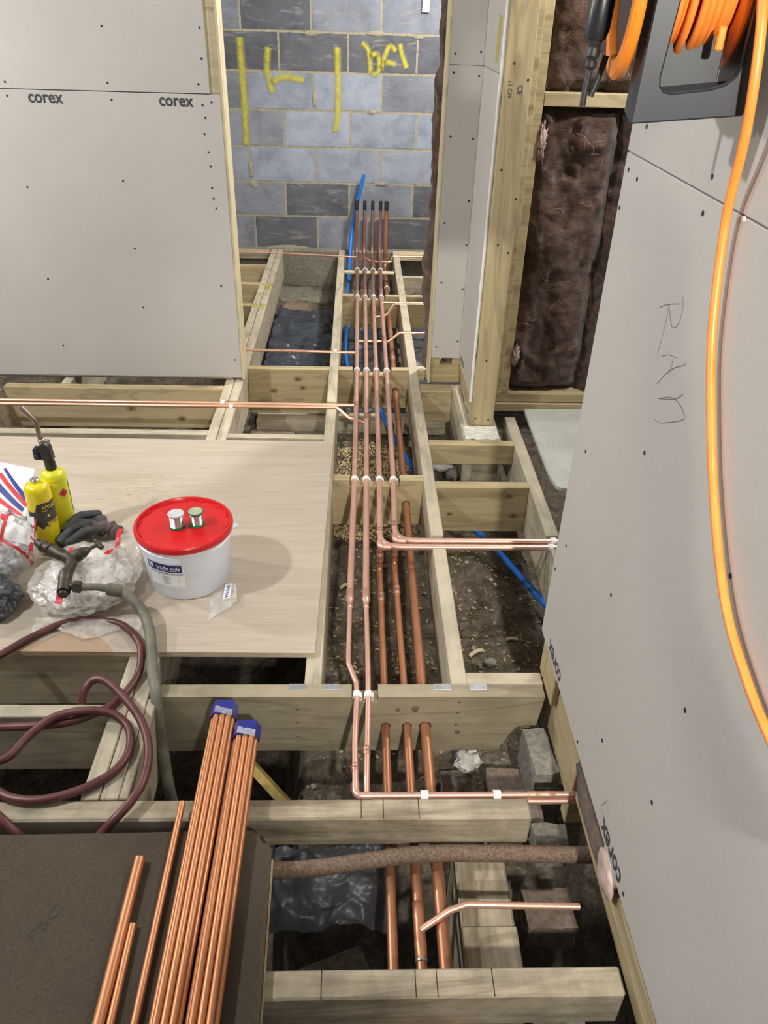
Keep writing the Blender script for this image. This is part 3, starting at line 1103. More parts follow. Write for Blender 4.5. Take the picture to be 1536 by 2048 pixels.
# sealing caps on the risers
for t, x in ((p1, 0), (p2, .055), (p3, .111), (p4, .166), (p5, .207)):
    rr = (R28 if t is p5 else R22) * 1.12
    MB().lathe([(rr, 0), (rr, .055), (rr * .9, .06), (0, .06)], (x, YW, .297), (0, 0, 1), 14).build('rubber_cap', 'black_rubber', t, smooth=True, label='black rubber end cap')
BG = 'thin branch pipes'
b = pipe('b1', [(-.575, 3.881, .001), (-.004, 3.881, ZP + .004)], R15, 'copper_bright', 'thin pipe from the doubled joist to the leftmost main pipe, over the polythene', group=BG)
b = pipe('b2', [(-1.95, 3.247, 0), (-.006, 3.252, ZP + .003)], R15, 'copper_bright', 'rear one of the two long thin pipes on the left', group=BG)
b = pipe('b3', [(-1.95, 3.207, 0), (-.085, 3.210, 0), (-.030, 3.165, -.028), (.040, 3.13, -.034)], R15, 'copper_bright', 'front one of the two long thin pipes on the left, dipping below the main pipe', .03, group=BG)
b = pipe('b4', [(-1.1, 5.74, .0), (-.5, 5.735, .0), (-.06, 5.685, -.002), (.004, 5.685, -.004)], .006, 'copper_bright', 'thin pipe along the foot of the block wall on the left', .05, group=BG)
b = pipe('b5', [(.05, 5.69, -.005), (.10, 5.62, -.012), (.245, 5.60, -.01), (.252, 5.715, -.002), (.95, 5.72, -.002)], .006, 'copper_bright', 'thin zigzag pipe along the foot of the block wall on the right', .02, group=BG)
b = pipe('b6', [(.106, 4.49, -.028), (.175, 4.50, -.020), (.225, 4.655, -.002), (.95, 4.672, -.002)], .0065, 'copper_bright', 'bent thin pipe over the right joist, farther pair', .03, group=BG)
b = pipe('b6b', [(.160, 4.69, -.004), (.95, 4.69, -.002)], .0065, 'copper_bright', 'straight thin pipe over the right joist, farther pair', .03, group=BG)
b = pipe('b7', [(.155, 4.075, -.022), (.185, 4.08, -.014), (.240, 4.168, -.002), (.95, 4.168, -.002)], R15, 'copper_bright', 'bent thin pipe over the right joist, nearer pair', .03, group=BG)
b = pipe('b8', [(.01, 4.11, -.03), (.185, 4.112, -.03), (.235, 4.190, -.012), (.95, 4.188, -.002)], R15, 'copper_bright', 'thin pipe crossing below the main row towards the right joist', .03, group=BG)
# branch near the camera
lowm = PIPES['low0.146']
MB().tube(fillet([(.142, .905, -.108), (.207, .935, -.085), (.245, .945, -.08), (.486, .938, -.08)], .03), R15, 14, wall=.12).build('branch', 'copper_bright', lowm, smooth=50)
sleeve(lowm, (.1435, .845, -.112), (.1437, .97, -.112), R22 * 1.13, 'tee', 'copper_dark')
MB().lathe([(R22 * 1.15, 0), (R22 * 1.22, .002), (R22 * 1.15, .005)], (.1434, .842, -.112), (0, 1, 0), 14).build('solder_ring', 'solder_grey', lowm, smooth=True)
# blue water pipe
bp = MB().tube(spline([(.047, 5.842, .516), (.010, 5.838, .36), (-.018, 5.83, .24), (-.040, 5.79, .09), (-.052, 5.62, -.05), (-.056, 5.3, -.13), (-.06, 4.8, -.20), (-.062, 4.5, -.22), (-.045, 4.25, -.235), (.02, 4.0, -.245), (.127, 3.7, -.25), (.25, 3.16, -.25),
                       (.40, 2.82, -.26), (.57, 2.46, -.262), (.66, 2.26, -.28), (.78, 2.0, -.30)], 8), .0125, 14, wall=.2).build('water_pipe', 'blue_pipe', smooth=60)
tag(bp, 'bright blue plastic water pipe snaking below the copper pipes', 'pipe')
rp = MB().tube(spline([(-.30, 1.030, -.078), (-.15, 1.028, -.080), (-.05, 1.034, -.076), (.06, 1.046, -.069), (.17, 1.056, -.066), (.35, 1.056, -.068), (.60, 1.050, -.07)], 6), .0185, 16).build('iron_pipe', 'rust', smooth=60)
tag(rp, 'rough rusty iron pipe crossing above the copper pipes near the camera', 'pipe')

# ------------------------------------------------------------------ pipe clips
ORD = ['leftmost', 'second', 'third', 'fourth']


def clip(x, y, z, r, label, ax='y', group='white pipe clips', up_open=True):
    """C-shaped saddle clip with a square foot; the pipe runs along ax"""
    mb = MB()
    n = 14
    th = .0035
    hw = .0085
    a0, a1 = R(-60), R(240)
    ring = []
    for k in range(n + 1):
        a = a0 + (a1 - a0) * k / n
        ring.append((math.cos(a), math.sin(a)))
    V, F = [], []
    for c, s in ring:
        for rad, h in ((r + .0004, -hw), (r + .0004 + th, -hw), (r + .0004 + th, hw), (r + .0004, hw)):
            u, v = c * rad, s * rad
            V.append((x + u, y + h, z + v) if ax == 'y' else (x + h, y + u, z + v))
    for k in range(n):
        for q in range(4):
            l = (q + 1) % 4
            F.append((4 * k + q, 4 * k + l, 4 * k + 4 + l, 4 * k + 4 + q))
    F += [(0, 1, 2, 3), (4 * n, 4 * n + 1, 4 * n + 2, 4 * n + 3)]
    mb.add(V, F)
    b = r + .0004
    if ax == 'y':
        mb.box(x - b * .8, x + b * 1.25, y - hw, y + hw, z - r - .0055, z - r + .0015)
        mb.box(x + b + .001, x + b + .0055, y - hw, y + hw, z - r - .0055, z + r * .3)
    else:
        mb.box(x - hw, x + hw, y - b * .8, y + b * 1.25, z - r - .0055, z - r + .0015)
        mb.box(x - hw, x + hw, y + b + .001, y + b + .0055, z - r - .0055, z + r * .3)
    return tag(mb.build('pipe_clip', 'white_plastic', smooth=35), label, 'pipe clip', group)


rows = [(2.596, (-.001, .044, .094, .148), 'on the noggin nearest the elbows', R22, ZP), (3.658, (.006, .053, .102, .154), 'on the noggin above the blue pipe', R22, ZP),
        (4.817, (.006, .055, .106, .155), 'on the third noggin back', R22, ZP), (5.398, (.0045, .058, .112, .164), 'on the thin batten by the block wall', R22, ZP)]
for y, xs, wh, r, z in rows:
    for k, x in enumerate(xs):
        clip(x, y, z, r, 'white pipe clip %s, %s from the left' % (wh, ORD[k]) if k else 'white pipe clip %s, leftmost' % wh)
clip(.207, 5.30, -.106, R28, 'white pipe clip on the low thick pipe below the thin batten')
clip(.009, 1.482, ZP, R15, 'white pipe clip on the pale cross beam, left one of two')
clip(.040, 1.482, ZP, R15, 'white pipe clip on the pale cross beam, right one of two')
clip(.682, 2.192, ZP, R22, 'white pipe clip holding the rear pipe at the right partition', 'x')
clip(.666, 2.156, ZP, R22, 'white pipe clip holding the front pipe at the right partition', 'x')
clip(-.590, 3.881, .001, R15, 'white pipe clip on the doubled joist above the polythene', 'x')
clip(-.107, 3.881, -.003, R15, 'white pipe clip on the joist where the thin pipe crosses it', 'x')
clip(-.595, 3.247, 0, R15, 'white pipe clip on the doubled joist, left of the pair', 'x')
clip(-.552, 3.207, 0, R15, 'white pipe clip on the doubled joist, right of the pair', 'x')
clip(.166, 1.164, -.005, R15, 'white pipe clip behind the old beam, left one of two', 'x')
clip(.334, 1.164, -.005, R15, 'white pipe clip behind the old beam, right one of two', 'x')

# ------------------------------------------------------------------ left partition
wl = struct('wall_left', (-1.2, 3.5, 0))
wl['label'] = 'left partition faced with grey plasterboard'
FY = 3.488


def screws(pts, fn, parent, r=.0042):
    mb = MB()
    for a, b in pts:
        c = Vector(fn(a, b, 0))
        nrm = (Vector(fn(a, b, .001)) - c).normalized()
        mb.lathe([(r, 0), (r, .0005), (r * .6, .0006), (0, .0001)], c, nrm, 10)
    return mb.build('screw_heads', 'screw_black', parent, smooth=True, kind='stuff', label='black drywall screw heads')


lowb = MB().box(-2.05, -.5375, FY, 3.5005, .018, 1.2035).build('plasterboard', 'plasterboard', wl, bevel=.0012, label='lower grey plasterboard sheet printed corex')
upb = MB().box(-2.05, -.578, FY, 3.5005, 1.2065, 2.45).build('plasterboard', 'plasterboard', wl, bevel=.0012, label='upper grey plasterboard sheet, cut short of the stud')
fl_ = lambda a, b, d: (a, FY - .0004 - d, b)
screws([(-.962, 1.177), (-.962, .879), (-.954, .606), (-.953, .348), (-1.357, .847), (-1.35, .469), (-1.343, .163), (-.603, 1.122), (-.612, 1.062), (-.603, .997), (-.599, .943), (-.601, .86), (-.598, .818),
        (-.591, .78), (-.598, .452), (-.565, .104), (-1.362, 1.181), (-.61, 1.166), (-.574, 1.177), (-1.75, .9), (-1.75, .5)], fl_, lowb)
screws([(-.96, 1.422), (-.596, 1.427), (-.598, 1.325), (-.619, 1.239), (-1.36, 1.229), (-.968, 1.235), (-.60, 1.6), (-.96, 1.7)], fl_, upb)
for x in (-1.283, -.778):
    text('printed_lettering', 'corex', .062, lambda a, b, x=x: (x + a, FY - .0008, 1.161 + b - a * .006), 'print_ink', lowb, bold=.022, width=.134)
MB().box(-2.05, -.5375, 3.494, 3.501, .012, .018).build('board_edge', 'gypsum_edge', wl)
timber('stud', 'x', -.583, -.5375, 3.502, 3.597, .008, 2.45, 'timber_pale', None, parent=wl)
timber('stud', 'x', -1.38, -1.335, 3.502, 3.597, .05, 2.45, 'timber_new', None, parent=wl)
timber('sole_plate', 'x', -2.05, -.584, 3.502, 3.597, .002, .047, 'timber_grey', None, parent=wl)
MB().box(-.5368, -.5265, 3.489, 3.61, .004, 2.45).build('end_lining', 'timber_pale_z', wl, bevel=.001)
MB().box(-2.05, -.5375, 3.598, 3.61, .02, 2.45).build('rear_board', 'plasterboard', wl)

# ------------------------------------------------------------------ centre column
wc = struct('wall_centre', (.43, 3.5, 0))
wc['label'] = 'narrow plasterboard column beside the doorway'
cy = 3.488
cb = MB().box(.354, .4865, cy, 3.5005, .130, 1.3285).build('plasterboard', 'plasterboard', wc, bevel=.0012)
cu_ = MB().box(.354, .4865, cy, 3.5005, 1.3305, 2.45).build('plasterboard', 'plasterboard', wc, bevel=.0012)
fc = lambda a, b, d: (a, cy - .0004 - d, b)
screws([(.372, 1.303), (.472, 1.294), (.376, 1.077), (.468, 1.07), (.472, .831), (.375, .74), (.476, .65), (.379, .484), (.476, .457), (.374, .183), (.472, .213)], fc, cb)
screws([(.374, 1.367), (.472, 1.375)], fc, cu_)
sb = MB().box(.487, .4995, 3.085, 3.4995, .128, 1.3285).build('plasterboard', 'plasterboard', wc, bevel=.0012, label='side board of the column')
sb2 = MB().box(.487, .4995, 3.085, 3.4995, 1.3305, 2.45).build('plasterboard', 'plasterboard', wc, bevel=.0012)
strokes([[(3.16, 1.50), (3.165, 1.45), (3.17, 1.40), (3.172, 1.36)]], .10, lambda y, z: (.4862, y, z), 'spray_mark', 'yellow_spray', sb2, uv=True)
text('printed_lettering', 'corex', .05, lambda a, b: (.4866, 3.33 + a, .165 - b), 'print_ink', sb, bold=.02, width=.11)
for z0, z1 in ((.001, .0455), (.046, .0905)):
    timber('sole_plate', 'x', .355, .4995, 3.501, 3.597, z0, z1, 'timber_new', None, parent=wc)
    timber('sole_plate', 'y', 3.085, 3.4995, .500, .594, z0, z1, 'timber_new', None, parent=wc)
for x0 in (.355, .455):
    timber('stud', 'x', x0, x0 + .043, 3.502, 3.597, .091, 2.45, 'timber_new', None, parent=wc)
MB().box(.3445, .3535, 3.488, 3.61, .002, 2.45).build('end_lining', 'timber_pale_z', wc, bevel=.001)
# ragged filler bead between board and post
mb = MB()
pts = [(.4925 + .0015 * noise.noise(Vector((0, k * .7, 1))), 3.076, .10 + k * .035) for k in range(45)]
mb.tube(pts, [.0065 + .0035 * noise.noise(Vector((k * .9, 3, 0))) for k in range(45)], 8)
mb.build('filler_bead', 'joint_tape', wc, smooth=60)
po = MB().box(.500, .594, 3.045, 3.084, 0, 2.45).build('corner_post', 'timber_new_z', wc, bevel=.003)
screws([(.528, 1.365), (.581, 1.316), (.521, 1.029), (.585, .931), (.536, .764), (.578, .735), (.538, .297), (.516, .035), (.572, .03)], lambda a, b, d: (a, 3.0446 - d, b), po, .004)
text('timber_stamp', 'CE', .026, lambda a, b: (.566 - b, 3.0442, 1.30 - a), 'print_ink', po)
text('timber_stamp', 'T1 C16', .018, lambda a, b: (.530 - b * 1.2, 3.0442, 1.315 - a), 'print_ink', po)
# fluffy insulation escaping behind the column
sd = 3.3


def fluff_fn(n, q):
    k = 1 + .55 * fbm((n.x * 2 + 7, n.y * 2, n.z * 7 + sd), 4)
    return Vector((q.x * k, q.y * k, q.z))


def puffy(c, rad, sub, amp, freq, seed):
    return MB().blob(c, rad, sub, lambda n, q: q * (1 + amp * fbm((n.x * freq + seed, n.y * freq, n.z * freq * (rad[2] / max(rad[0], rad[1])) ** .5), 4)))


mb = MB()


def side_fluff(u, v):
    z = .03 + 2.4 * v
    a = (u - .5) * PI
    bulge = .03 + .028 * fbm((0, z * 3.1, 2), 3) + .012 * fbm((u * 4, z * 14, 5), 3)
    return (.352 - math.cos(a) * max(.004, bulge), 3.655 + math.sin(a) * .045 + .01 * fbm((u * 3, z * 9, 9), 3), z)


mb.grid(side_fluff, 14, 190)
tag(mb.build('insulation_batt', 'mineral_wool', smooth=180), 'brown insulation bulging from the open back edge of the column', 'insulation')
tag(puffy((.427, 3.55, .16), (.027, .04, .075), 3, .25, 2, 3).build('insulation_tuft', 'mineral_wool', smooth=180), 'small insulation tuft under the bottom of the column board', 'insulation')

# ------------------------------------------------------------------ rear right wall with insulation
wr = struct('wall_rear_right', (.95, 3.25, 0))
wr['label'] = 'open stud wall filled with brown insulation'
timber('stud', 'x', .637, .676, 3.20, 3.295, .0845, 2.45, 'timber_new', None, parent=wr)
timber('stud', 'x', .600, .6365, 3.16, 3.295, .0845, 2.45, 'timber_new', None, parent=wr)
timber('stud', 'x', 1.235, 1.28, 3.20, 3.295, .0845, 2.45, 'timber_new', None, parent=wr)
timber('sole_plate', 'x', .600, 1.7, 3.20, 3.295, .043, .084, 'timber_new', None, parent=wr)
timber('sole_plate', 'x', .600, 1.7, 3.19, 3.295, 0, .040, 'timber_new', None, parent=wr)
timber('stud_noggin', 'x', .677, 1.234, 3.20, 3.295, 1.222, 1.268, 'timber_new', None, parent=wr)
timber('stud_noggin', 'x', .677, 1.234, 3.20, 3.295, 2.3, 2.345, 'timber_new', None, parent=wr)
MB().box(.60, 1.7, 3.296, 3.31, 0, 2.45).build('rear_board', 'plasterboard', wr)


def batt(x0, x1, z0, z1, yb, seed, label, amp=.028):
    nu, nv = max(20, int((x1 - x0) * 110)), max(40, int((z1 - z0) * 110))

    def fn(u, v):
        x = x0 + (x1 - x0) * u
        z = z0 + (z1 - z0) * v
        e = min(u * (x1 - x0), (1 - u) * (x1 - x0), v * (z1 - z0), (1 - v) * (z1 - z0))
        ed = max(0, min(1, e / .045))
        ed = ed * ed * (3 - 2 * ed)
        wx = x + .06 * fbm((x * 5, z * 5, seed + 3), 3)
        wz = z + .06 * fbm((x * 5, z * 5, seed + 8), 3)
        h = amp * fbm((wx * 7, wz * 4.5, seed), 4)
        fold = 1 - abs(fbm((wx * 6, wz * 5, seed + 20), 2)) * 2
        h += .016 * max(0, fold - .2) + .006 * fbm((wx * 30, wz * 24, seed + 2), 3)
        return (x, yb + .045 * (1 - ed) - h, z)
    o = MB().grid(fn, nu, nv).build('insulation_batt', 'mineral_wool', smooth=180, normals=False)
    return tag(o, label, 'insulation', 'insulation batts in the stud wall')


b1 = batt(.677, .985, .086, 1.221, 3.225, 1.0, 'large lower brown insulation batt in the stud wall')
b2 = batt(.988, 1.234, .086, 1.221, 3.222, 5.0, 'lower insulation strip half hidden by the right partition board', .02)
b3 = batt(.677, 1.234, 1.269, 2.29, 3.225, 9.0, 'upper brown insulation batt behind the cable reel')
for b_, x0, z0, n in ((b1, .70, .2, 24), (b3, .70, 1.3, 10)):
    mb = MB()
    for k in range(n):
        x = x0 + random.random() * .26
        z = z0 + random.random() * (.95 if b_ is b1 else .35)
        a = random.uniform(0, 2 * PI)
        cv = random.uniform(-2.5, 2.5)
        L = random.uniform(.02, .07)
        pts = []
        px, pz = x, z
        for s in range(8):
            pts.append((px, 3.192 - .006 * math.sin(s / 7 * PI), pz))
            px += math.cos(a) * L / 7
            pz += math.sin(a) * L / 7
            a += cv / 7
        mb.tube(pts, .00045, 4, caps=False)
    mb.build('loose_fibres', 'wool_wisp', b_, kind='stuff')
for z, s in ((.26, .05), (1.10, .065)):
    o = puffy((.688, 3.197, z), (.013, .010, s * .8), 4, .85, 3.2, z * 9)
    tag(o.build('insulation_tuft', 'wool_pale', smooth=180), 'pale insulation tuft hanging on the stud edge, %s' % ('near the floor' if z < .5 else 'below the noggin'), 'insulation')

fp = MB()
poly = [(.752, 3.185), (.748, 2.60), (.757, 2.535)] + [(.790 - .033 * math.cos(a), 2.533 - .033 * math.sin(a)) for a in (R(15), R(40), R(65), R(90))] + [(1.7, 2.500), (1.7, 3.185)]
fp.prism(poly, 'z', 0, .018)
tag(fp.build('floor_panel', 'panel_grey_green', bevel=.002), 'grey green floor panel in the room right of the doorway', 'floor panel')
timber('floor_joist', 'y', 2.45, 3.30, 1.02, 1.065, -.2, -.0005, 'timber_grey', 'joist under the grey green floor panel', 'joist', JG)

# ------------------------------------------------------------------ right partition
wrt = struct('wall_right', (.55, .8, 0))
wrt['label'] = 'right partition faced with grey plasterboard'
RX = .4995
rb = MB().box(RX, .512, -.83, 1.5725, .140, 1.3085).build('plasterboard', 'plasterboard', wrt, bevel=.0012, label='large right plasterboard with RAn pencilled on it')
ru = MB().box(RX, .512, -.83, 1.5725, 1.3105, 2.45).build('plasterboard', 'plasterboard', wrt, bevel=.0012, label='upper right plasterboard behind the cable reel')
fr = lambda a, b, d: (RX - .0004 - d, a, b)
screws([(1.489, 1.275), (1.175, 1.285), (1.546, 1.281), (1.489, .723), (1.182, .888), (1.182, .574), (.817, .902), (.818, .647), (.824, .421), (1.501, .464), (1.551, .358), (1.176, .161), (.818, .165), (1.558, 1.212), (1.06, .30), (.46, .6), (.46, .9)], fr, rb, .0042)
screws([(1.173, 1.335), (1.49, 1.36), (.82, 1.34)], fr, ru, .0042)
for y0 in (1.362, .842):
    text('printed_lettering', 'corex', .062, lambda a, b, y0=y0: (RX - .0007, y0 + a, .182 - b), 'print_ink', rb, bold=.022, width=.128)
RAN = [[(1.2583, 1.1184), (1.2403, 1.128), (1.2225, 1.1355), (1.2017, 1.1431), (1.1789, 1.1508)], [(1.2225, 1.1355), (1.2187, 1.1075), (1.22, 1.0807), (1.2236, 1.0517)],
       [(1.2225, 1.1355), (1.2105, 1.1245), (1.196, 1.113), (1.1836, 1.1111), (1.1711, 1.1193), (1.165, 1.1364), (1.1681, 1.1513), (1.1779, 1.1627)],
       [(1.2032, 1.0558), (1.1802, 1.0676), (1.1612, 1.0726), (1.1428, 1.0774)], [(1.1977, 1.0094), (1.1784, 1.0309), (1.16, 1.0488), (1.1374, 1.0642), (1.1152, 1.0756), (1.1098, 1.0826)],
       [(1.1565, 1.07), (1.1584, 1.0548), (1.159, 1.0419)],
       [(1.1762, .9925), (1.145, 1.0099), (1.1242, 1.0179), (1.1009, 1.0208), (1.0783, 1.0183), (1.0681, 1.0134), (1.0693, 1.0076), (1.0849, .9972), (1.1139, .9807), (1.1449, .9641), (1.1646, .9576), (1.1764, .9568)],
       [(1.1762, .9925), (1.1402, 1.0085), (1.1152, 1.0207), (1.1004, 1.0305), (1.0913, 1.0402)]]
strokes([[(q.x, q.y) for q in spline([(a, b_, 0) for a, b_ in s], 5)] for s in RAN], .0009, lambda y, z: (RX - .0008, y, z), 'pencil_lettering', 'pencil', rb)
strokes([[(.955, .215), (.975, .225), (.99, .19), (.965, .178)]], .001, lambda y, z: (RX - .0008, y, z), 'pencil_line', 'pencil', rb)
MB().blob((RX - .0005, 1.045, 1.306), (.0010, .007, .004), 2, lambda n, q: q * (1 + .4 * noise.noise(n * 3))).build('torn_paper', 'gypsum_edge', rb)
for z0, z1 in ((.001, .0455), (.0475, .0935)):
    timber('sole_plate', 'y', -.83, 1.150, .5125, .6075, z0, z1, 'timber_new', None, parent=wrt)
for y in (.795, 1.53, .42, .05, -.4):
    timber('stud', 'y', y, y + .043, .5125, .6075, .0945 if y < 1.2 else .001, 2.45, 'timber_new', None, parent=wrt)
timber('stud', 'y', 1.180, 1.222, .5140, .6075, -.135, 2.45, 'timber_new', None, parent=wrt)
timber('rim_timber', 'y', 1.2225, 1.50, .5300, .575, -.118, .20, 'timber_new', None, parent=wrt)
timber('packing', 'y', 1.430, 1.529, .5125, .5295, .001, .20, 'timber_new', None, parent=wrt)
o = MB().box(.6085, .62, -.83, 1.5725, .02, 2.45).build('rear_board', 'plasterboard', wrt)
tag(puffy((.507, 1.02, .095), (.012, .14, .045), 4, .3, 2, 2).build('insulation_tuft', 'mineral_wool', smooth=180), 'brown insulation squeezed out under the right partition board', 'insulation')
tag(puffy((.503, .905, .10), (.012, .05, .045), 4, .2, 2, 6).build('insulation_tuft', 'wool_pale', smooth=180), 'pale insulation lump under the right partition board, nearest the camera', 'insulation')

cl = MB().box(WX0, WX1, -1.0, 6.05, 2.452, 2.47).build('ceiling', 'plasterboard', kind='structure')
cl['label'] = 'plasterboard ceiling'

# ------------------------------------------------------------------ sheets
ps = thing('plywood_sheet', 'pale plywood sheet carrying the bucket and the gas bottles', 'plywood', (-.85, 2.23, 0))
PLY = [(-1.62, 1.622), (-.106, 1.612), (-.0885, 2.850), (-1.62, 2.870)]
MB().prism(PLY, 'z', .0125, .018).build('top_veneer', 'plywood', ps, bevel=.0008)
MB().prism([(x * .9985 - .001, y) for x, y in PLY], 'z', .0075, .0124).build('core_ply', 'ply_edge', ps)
MB().prism(PLY, 'z', .001, .0074).build('bottom_veneer', 'plywood', ps)
cs = thing('chipboard_sheet', 'brown chipboard sheet stamped FSC under the loose copper pipes', 'chipboard', (-.8, .4, 0))
edge = [(-.1515, -.6), (-.156, .45), (-.160, .72), (-.1655, .90), (-.1690, 1.010), (-.178, 1.024), (-.190, 1.028), (-.199, 1.044), (-.215, 1.056), (-.235, 1.058), (-.5, 1.0535), (-1.4, 1.045), (-1.4, -.6)]
MB().prism(edge, 'z', .001, .022).build('board', 'chipboard', cs, bevel=.0012)
MB().prism([(-.1475, -.6), (-.152, .45), (-.157, .72), (-.162, .90), (-.165, .995), (-.172, .99), (-.17, .72), (-.16, -.6)], 'z', .004, .016).build('tongue', 'chipboard_edge', cs, bevel=.001)
dx, dy = .50, .866
text('printed_lettering', 'FSC', .030, lambda a, b: (-.600 + a * dx - b * dy, .822 + a * dy + b * dx,   .0226), 'faint_print', cs, width=.075, bold=-.004)

# loose copper pipes
for (a, b_, r, mt, l) in (((-.437, .985), (-.4335, -.75), .011, 'copper_new', 'thick loose copper pipe on the chipboard, leftmost'),
                          ((-.4195, .848), (-.388, .45), .0075, 'copper_new', 'short looking loose copper pipe between the thick one and the long thin one'),
                          ((-.376, 1.122), (-.372, -.75), .0075, 'copper_new', 'long thin loose copper pipe beside the bundles')):
    if r == .0075 and a[0] < -.4:
        b_ = (-.372 - .022, -.75)
    path = [(a[0], a[1], .0225 + r), (b_[0], b_[1], .0225 + r)]
    o = MB().tube(path, r, 16, wall=.13).build('copper_pipe', mt, smooth=50)
    tag(o, l, 'pipe', 'loose copper pipes')
# bundles
for (cx, ye, l) in ((-.3185, 1.395, 'bundle of new copper pipes with blue end cap, left one'), (-.2555, 1.330, 'bundle of new copper pipes with blue end cap, right and nearer one')):
    t = thing('pipe_bundle', l, 'pipe bundle', (cx, -.75, .0225), 'copper pipe bundles')
    r = .0073
    z0 = .0226 + r
    s = r * 2.05
    for row, n, off in ((0, 3, 0), (1, 4, 0), (2, 3, 0)):
        for k in range(n):
            x = cx + (k - (n - 1) / 2) * s
            z = z0 + row * s * .87
            yj_ = ye - random.uniform(.02, .034)
            MB().tube([(x, yj_, z), (x + random.uniform(-.002, .002), -.75, z)], r, 12).build('tube', 'copper_new', t, smooth=50)
    hx = [(cx - .0225, z0 - .009), (cx + .0225, z0 - .009), (cx + .0335, z0 + s * .87), (cx + .0225, z0 + s * 1.74 + .009), (cx - .0225, z0 + s * 1.74 + .009), (cx - .0335, z0 + s * .87)]
    mb = MB()
    V = []
    cz = z0 + s * .87
    for y, sc in ((ye - .045, 1.0), (ye - .004, 1.0), (ye, .94)):
        V += [(cx + (a - cx) * sc, y, cz + (b_ - cz) * sc) for a, b_ in hx]
    F = [(i, (i + 1) % 6, 6 + (i + 1) % 6, 6 + i) for i in range(6)] + [(6 + i, 6 + (i + 1) % 6, 12 + (i + 1) % 6, 12 + i) for i in range(6)] + [tuple(range(12, 18))]
    mb.add(V, F).build('end_cap', 'blue_cap', t, smooth=20, label='blue plastic end cap')
    mb = MB()
    sd = cx * 40
    mb.grid(lambda u, v: (cx - .020 + .044 * u, ye - .020 - .012 * u - .020 * v + .004 * noise.noise(Vector((u * 4, v * 3, sd))), z0 + s * 1.74 + .0100 + .0022 * noise.noise(Vector((u * 9, v * 6, sd)))), 12, 8)
    mb.build('clear_tape', 'clear_film', t, smooth=60, normals=False)

# ------------------------------------------------------------------ bucket and solder
BX, BY, BZ = -.507, 1.957, .018
bk = thing('bucket', 'white plastic bucket with red lid and trade only label', 'bucket', (BX, BY, BZ))
Hb = .186


def rad_b(z):
    return .1205 + (.1355 - .1205) * z / Hb


MB().lathe([(.108, 0), (.1175, .0015), (.1205, .006), (rad_b(.15), .15), (rad_b(.15) + .004, .152), (rad_b(.165) + .005, .165), (rad_b(.168), .168), (rad_b(Hb), Hb)], (BX, BY, BZ), (0, 0, 1), 64).build('body', 'bucket_white', bk, smooth=35)
lid = MB().lathe([(.137, .180), (.1435, .181), (.1445, .186), (.1445, .197), (.141, .2015), (.1355, .2015), (.1325, .197), (.131, .1925), (.05, .1915), (0, .1915)], (BX, BY, BZ), (0, 0, 1), 72).build('lid', 'red_plastic', bk, smooth=35)
for k in range(14):
    a = 2 * PI * k / 14
    c = Vector((BX + math.cos(a) * .1285, BY + math.sin(a) * .1285, BZ + .1935))
    d = Vector((-math.sin(a), math.cos(a), 0)) * .012
    MB().tube([c - d, c + d], .0032, 8).build('rib', 'red_plastic', lid, smooth=True)
va = math.atan2(-BY, -BX)


def on_bucket(ang, z, off=.0006):
    r = rad_b(z) + off
    return (BX + r * math.cos(ang), BY + r * math.sin(ang), BZ + z)


# label starts at the left as seen by the viewer
L0 = va - R(60)
LW = R(54)


def lab(u0, u1, z0, z1, mat, name, off):
    return MB().grid(lambda u, v: on_bucket(L0 + LW * (u0 + (u1 - u0) * u), z0 + (z1 - z0) * v, off), 16, 3).build(name, mat, bk, normals=False, smooth=60)


lab(0, 1, .050, .136, 'white_print', 'paper_label', .0006)
lab(0, .93, .108, .136, 'navy_print', 'label_banner', .0010)


def lt(s, u0, u1, z0, size, mat, bold=0, nm='label_lettering', slant=0):
    arc = (u1 - u0) * LW * rad_b(z0)
    text(nm, s, size, lambda a, b_: on_bucket(L0 + LW * u0 + (a + b_ * slant) / rad_b(z0), z0 + b_, .0014), mat, bk, bold=bold, width=arc)


lt('W', .04, .22, .114, .026, 'white_print', .03)
lt('trade only', .29, .90, .1185, .018, 'white_print', .012)
lab(.29, .80, .1135, .1150, 'white_print', 'label_underline', .0014)
lt('PIECE CHIPFEED BUCKET', .06, .95, .0985, .009, 'navy_print', .012)
for z in (.0925, .075):
    lab(.06, .36, z, z + .0006, 'grey_print', 'label_line', .0012)
for u in (.06, .355):
    lab(u, u + .006, .075, .0925, 'grey_print', 'label_line', .0012)
for k in range(8):
    lab(.42, .42 + (.22, .16, .20, .12, .18, .14, .2, .1)[k], .090 - k * .0042, .0915 - k * .0042, 'grey_print', 'label_line', .0012)
for u in (.82, .985):
    lab(u, u + .006, .054, .108 if u < .9 else .134, 'grey_print', 'label_line', .0012)
lab(.06, .99, .053, .0536, 'grey_print', 'label_line', .0012)
# tear strip under the rim and handle lug
MB().grid(lambda u, v: on_bucket(va - R(52) + R(42) * u, .148 + .018 * v - .004 * math.sin(u * PI), .0065 - .002 * v), 14, 3).build('tear_strip', 'bucket_white', bk, smooth=60, normals=False)
a = va + R(92)
c = Vector(on_bucket(a, .160, .004))
d = Vector((math.cos(a), math.sin(a), 0))
MB().cyl(c, c + d * .016, .010, 14).cyl(c + d * .012, c + d * .020, .006, 12).build('handle_lug', 'bucket_white', bk, smooth=True)

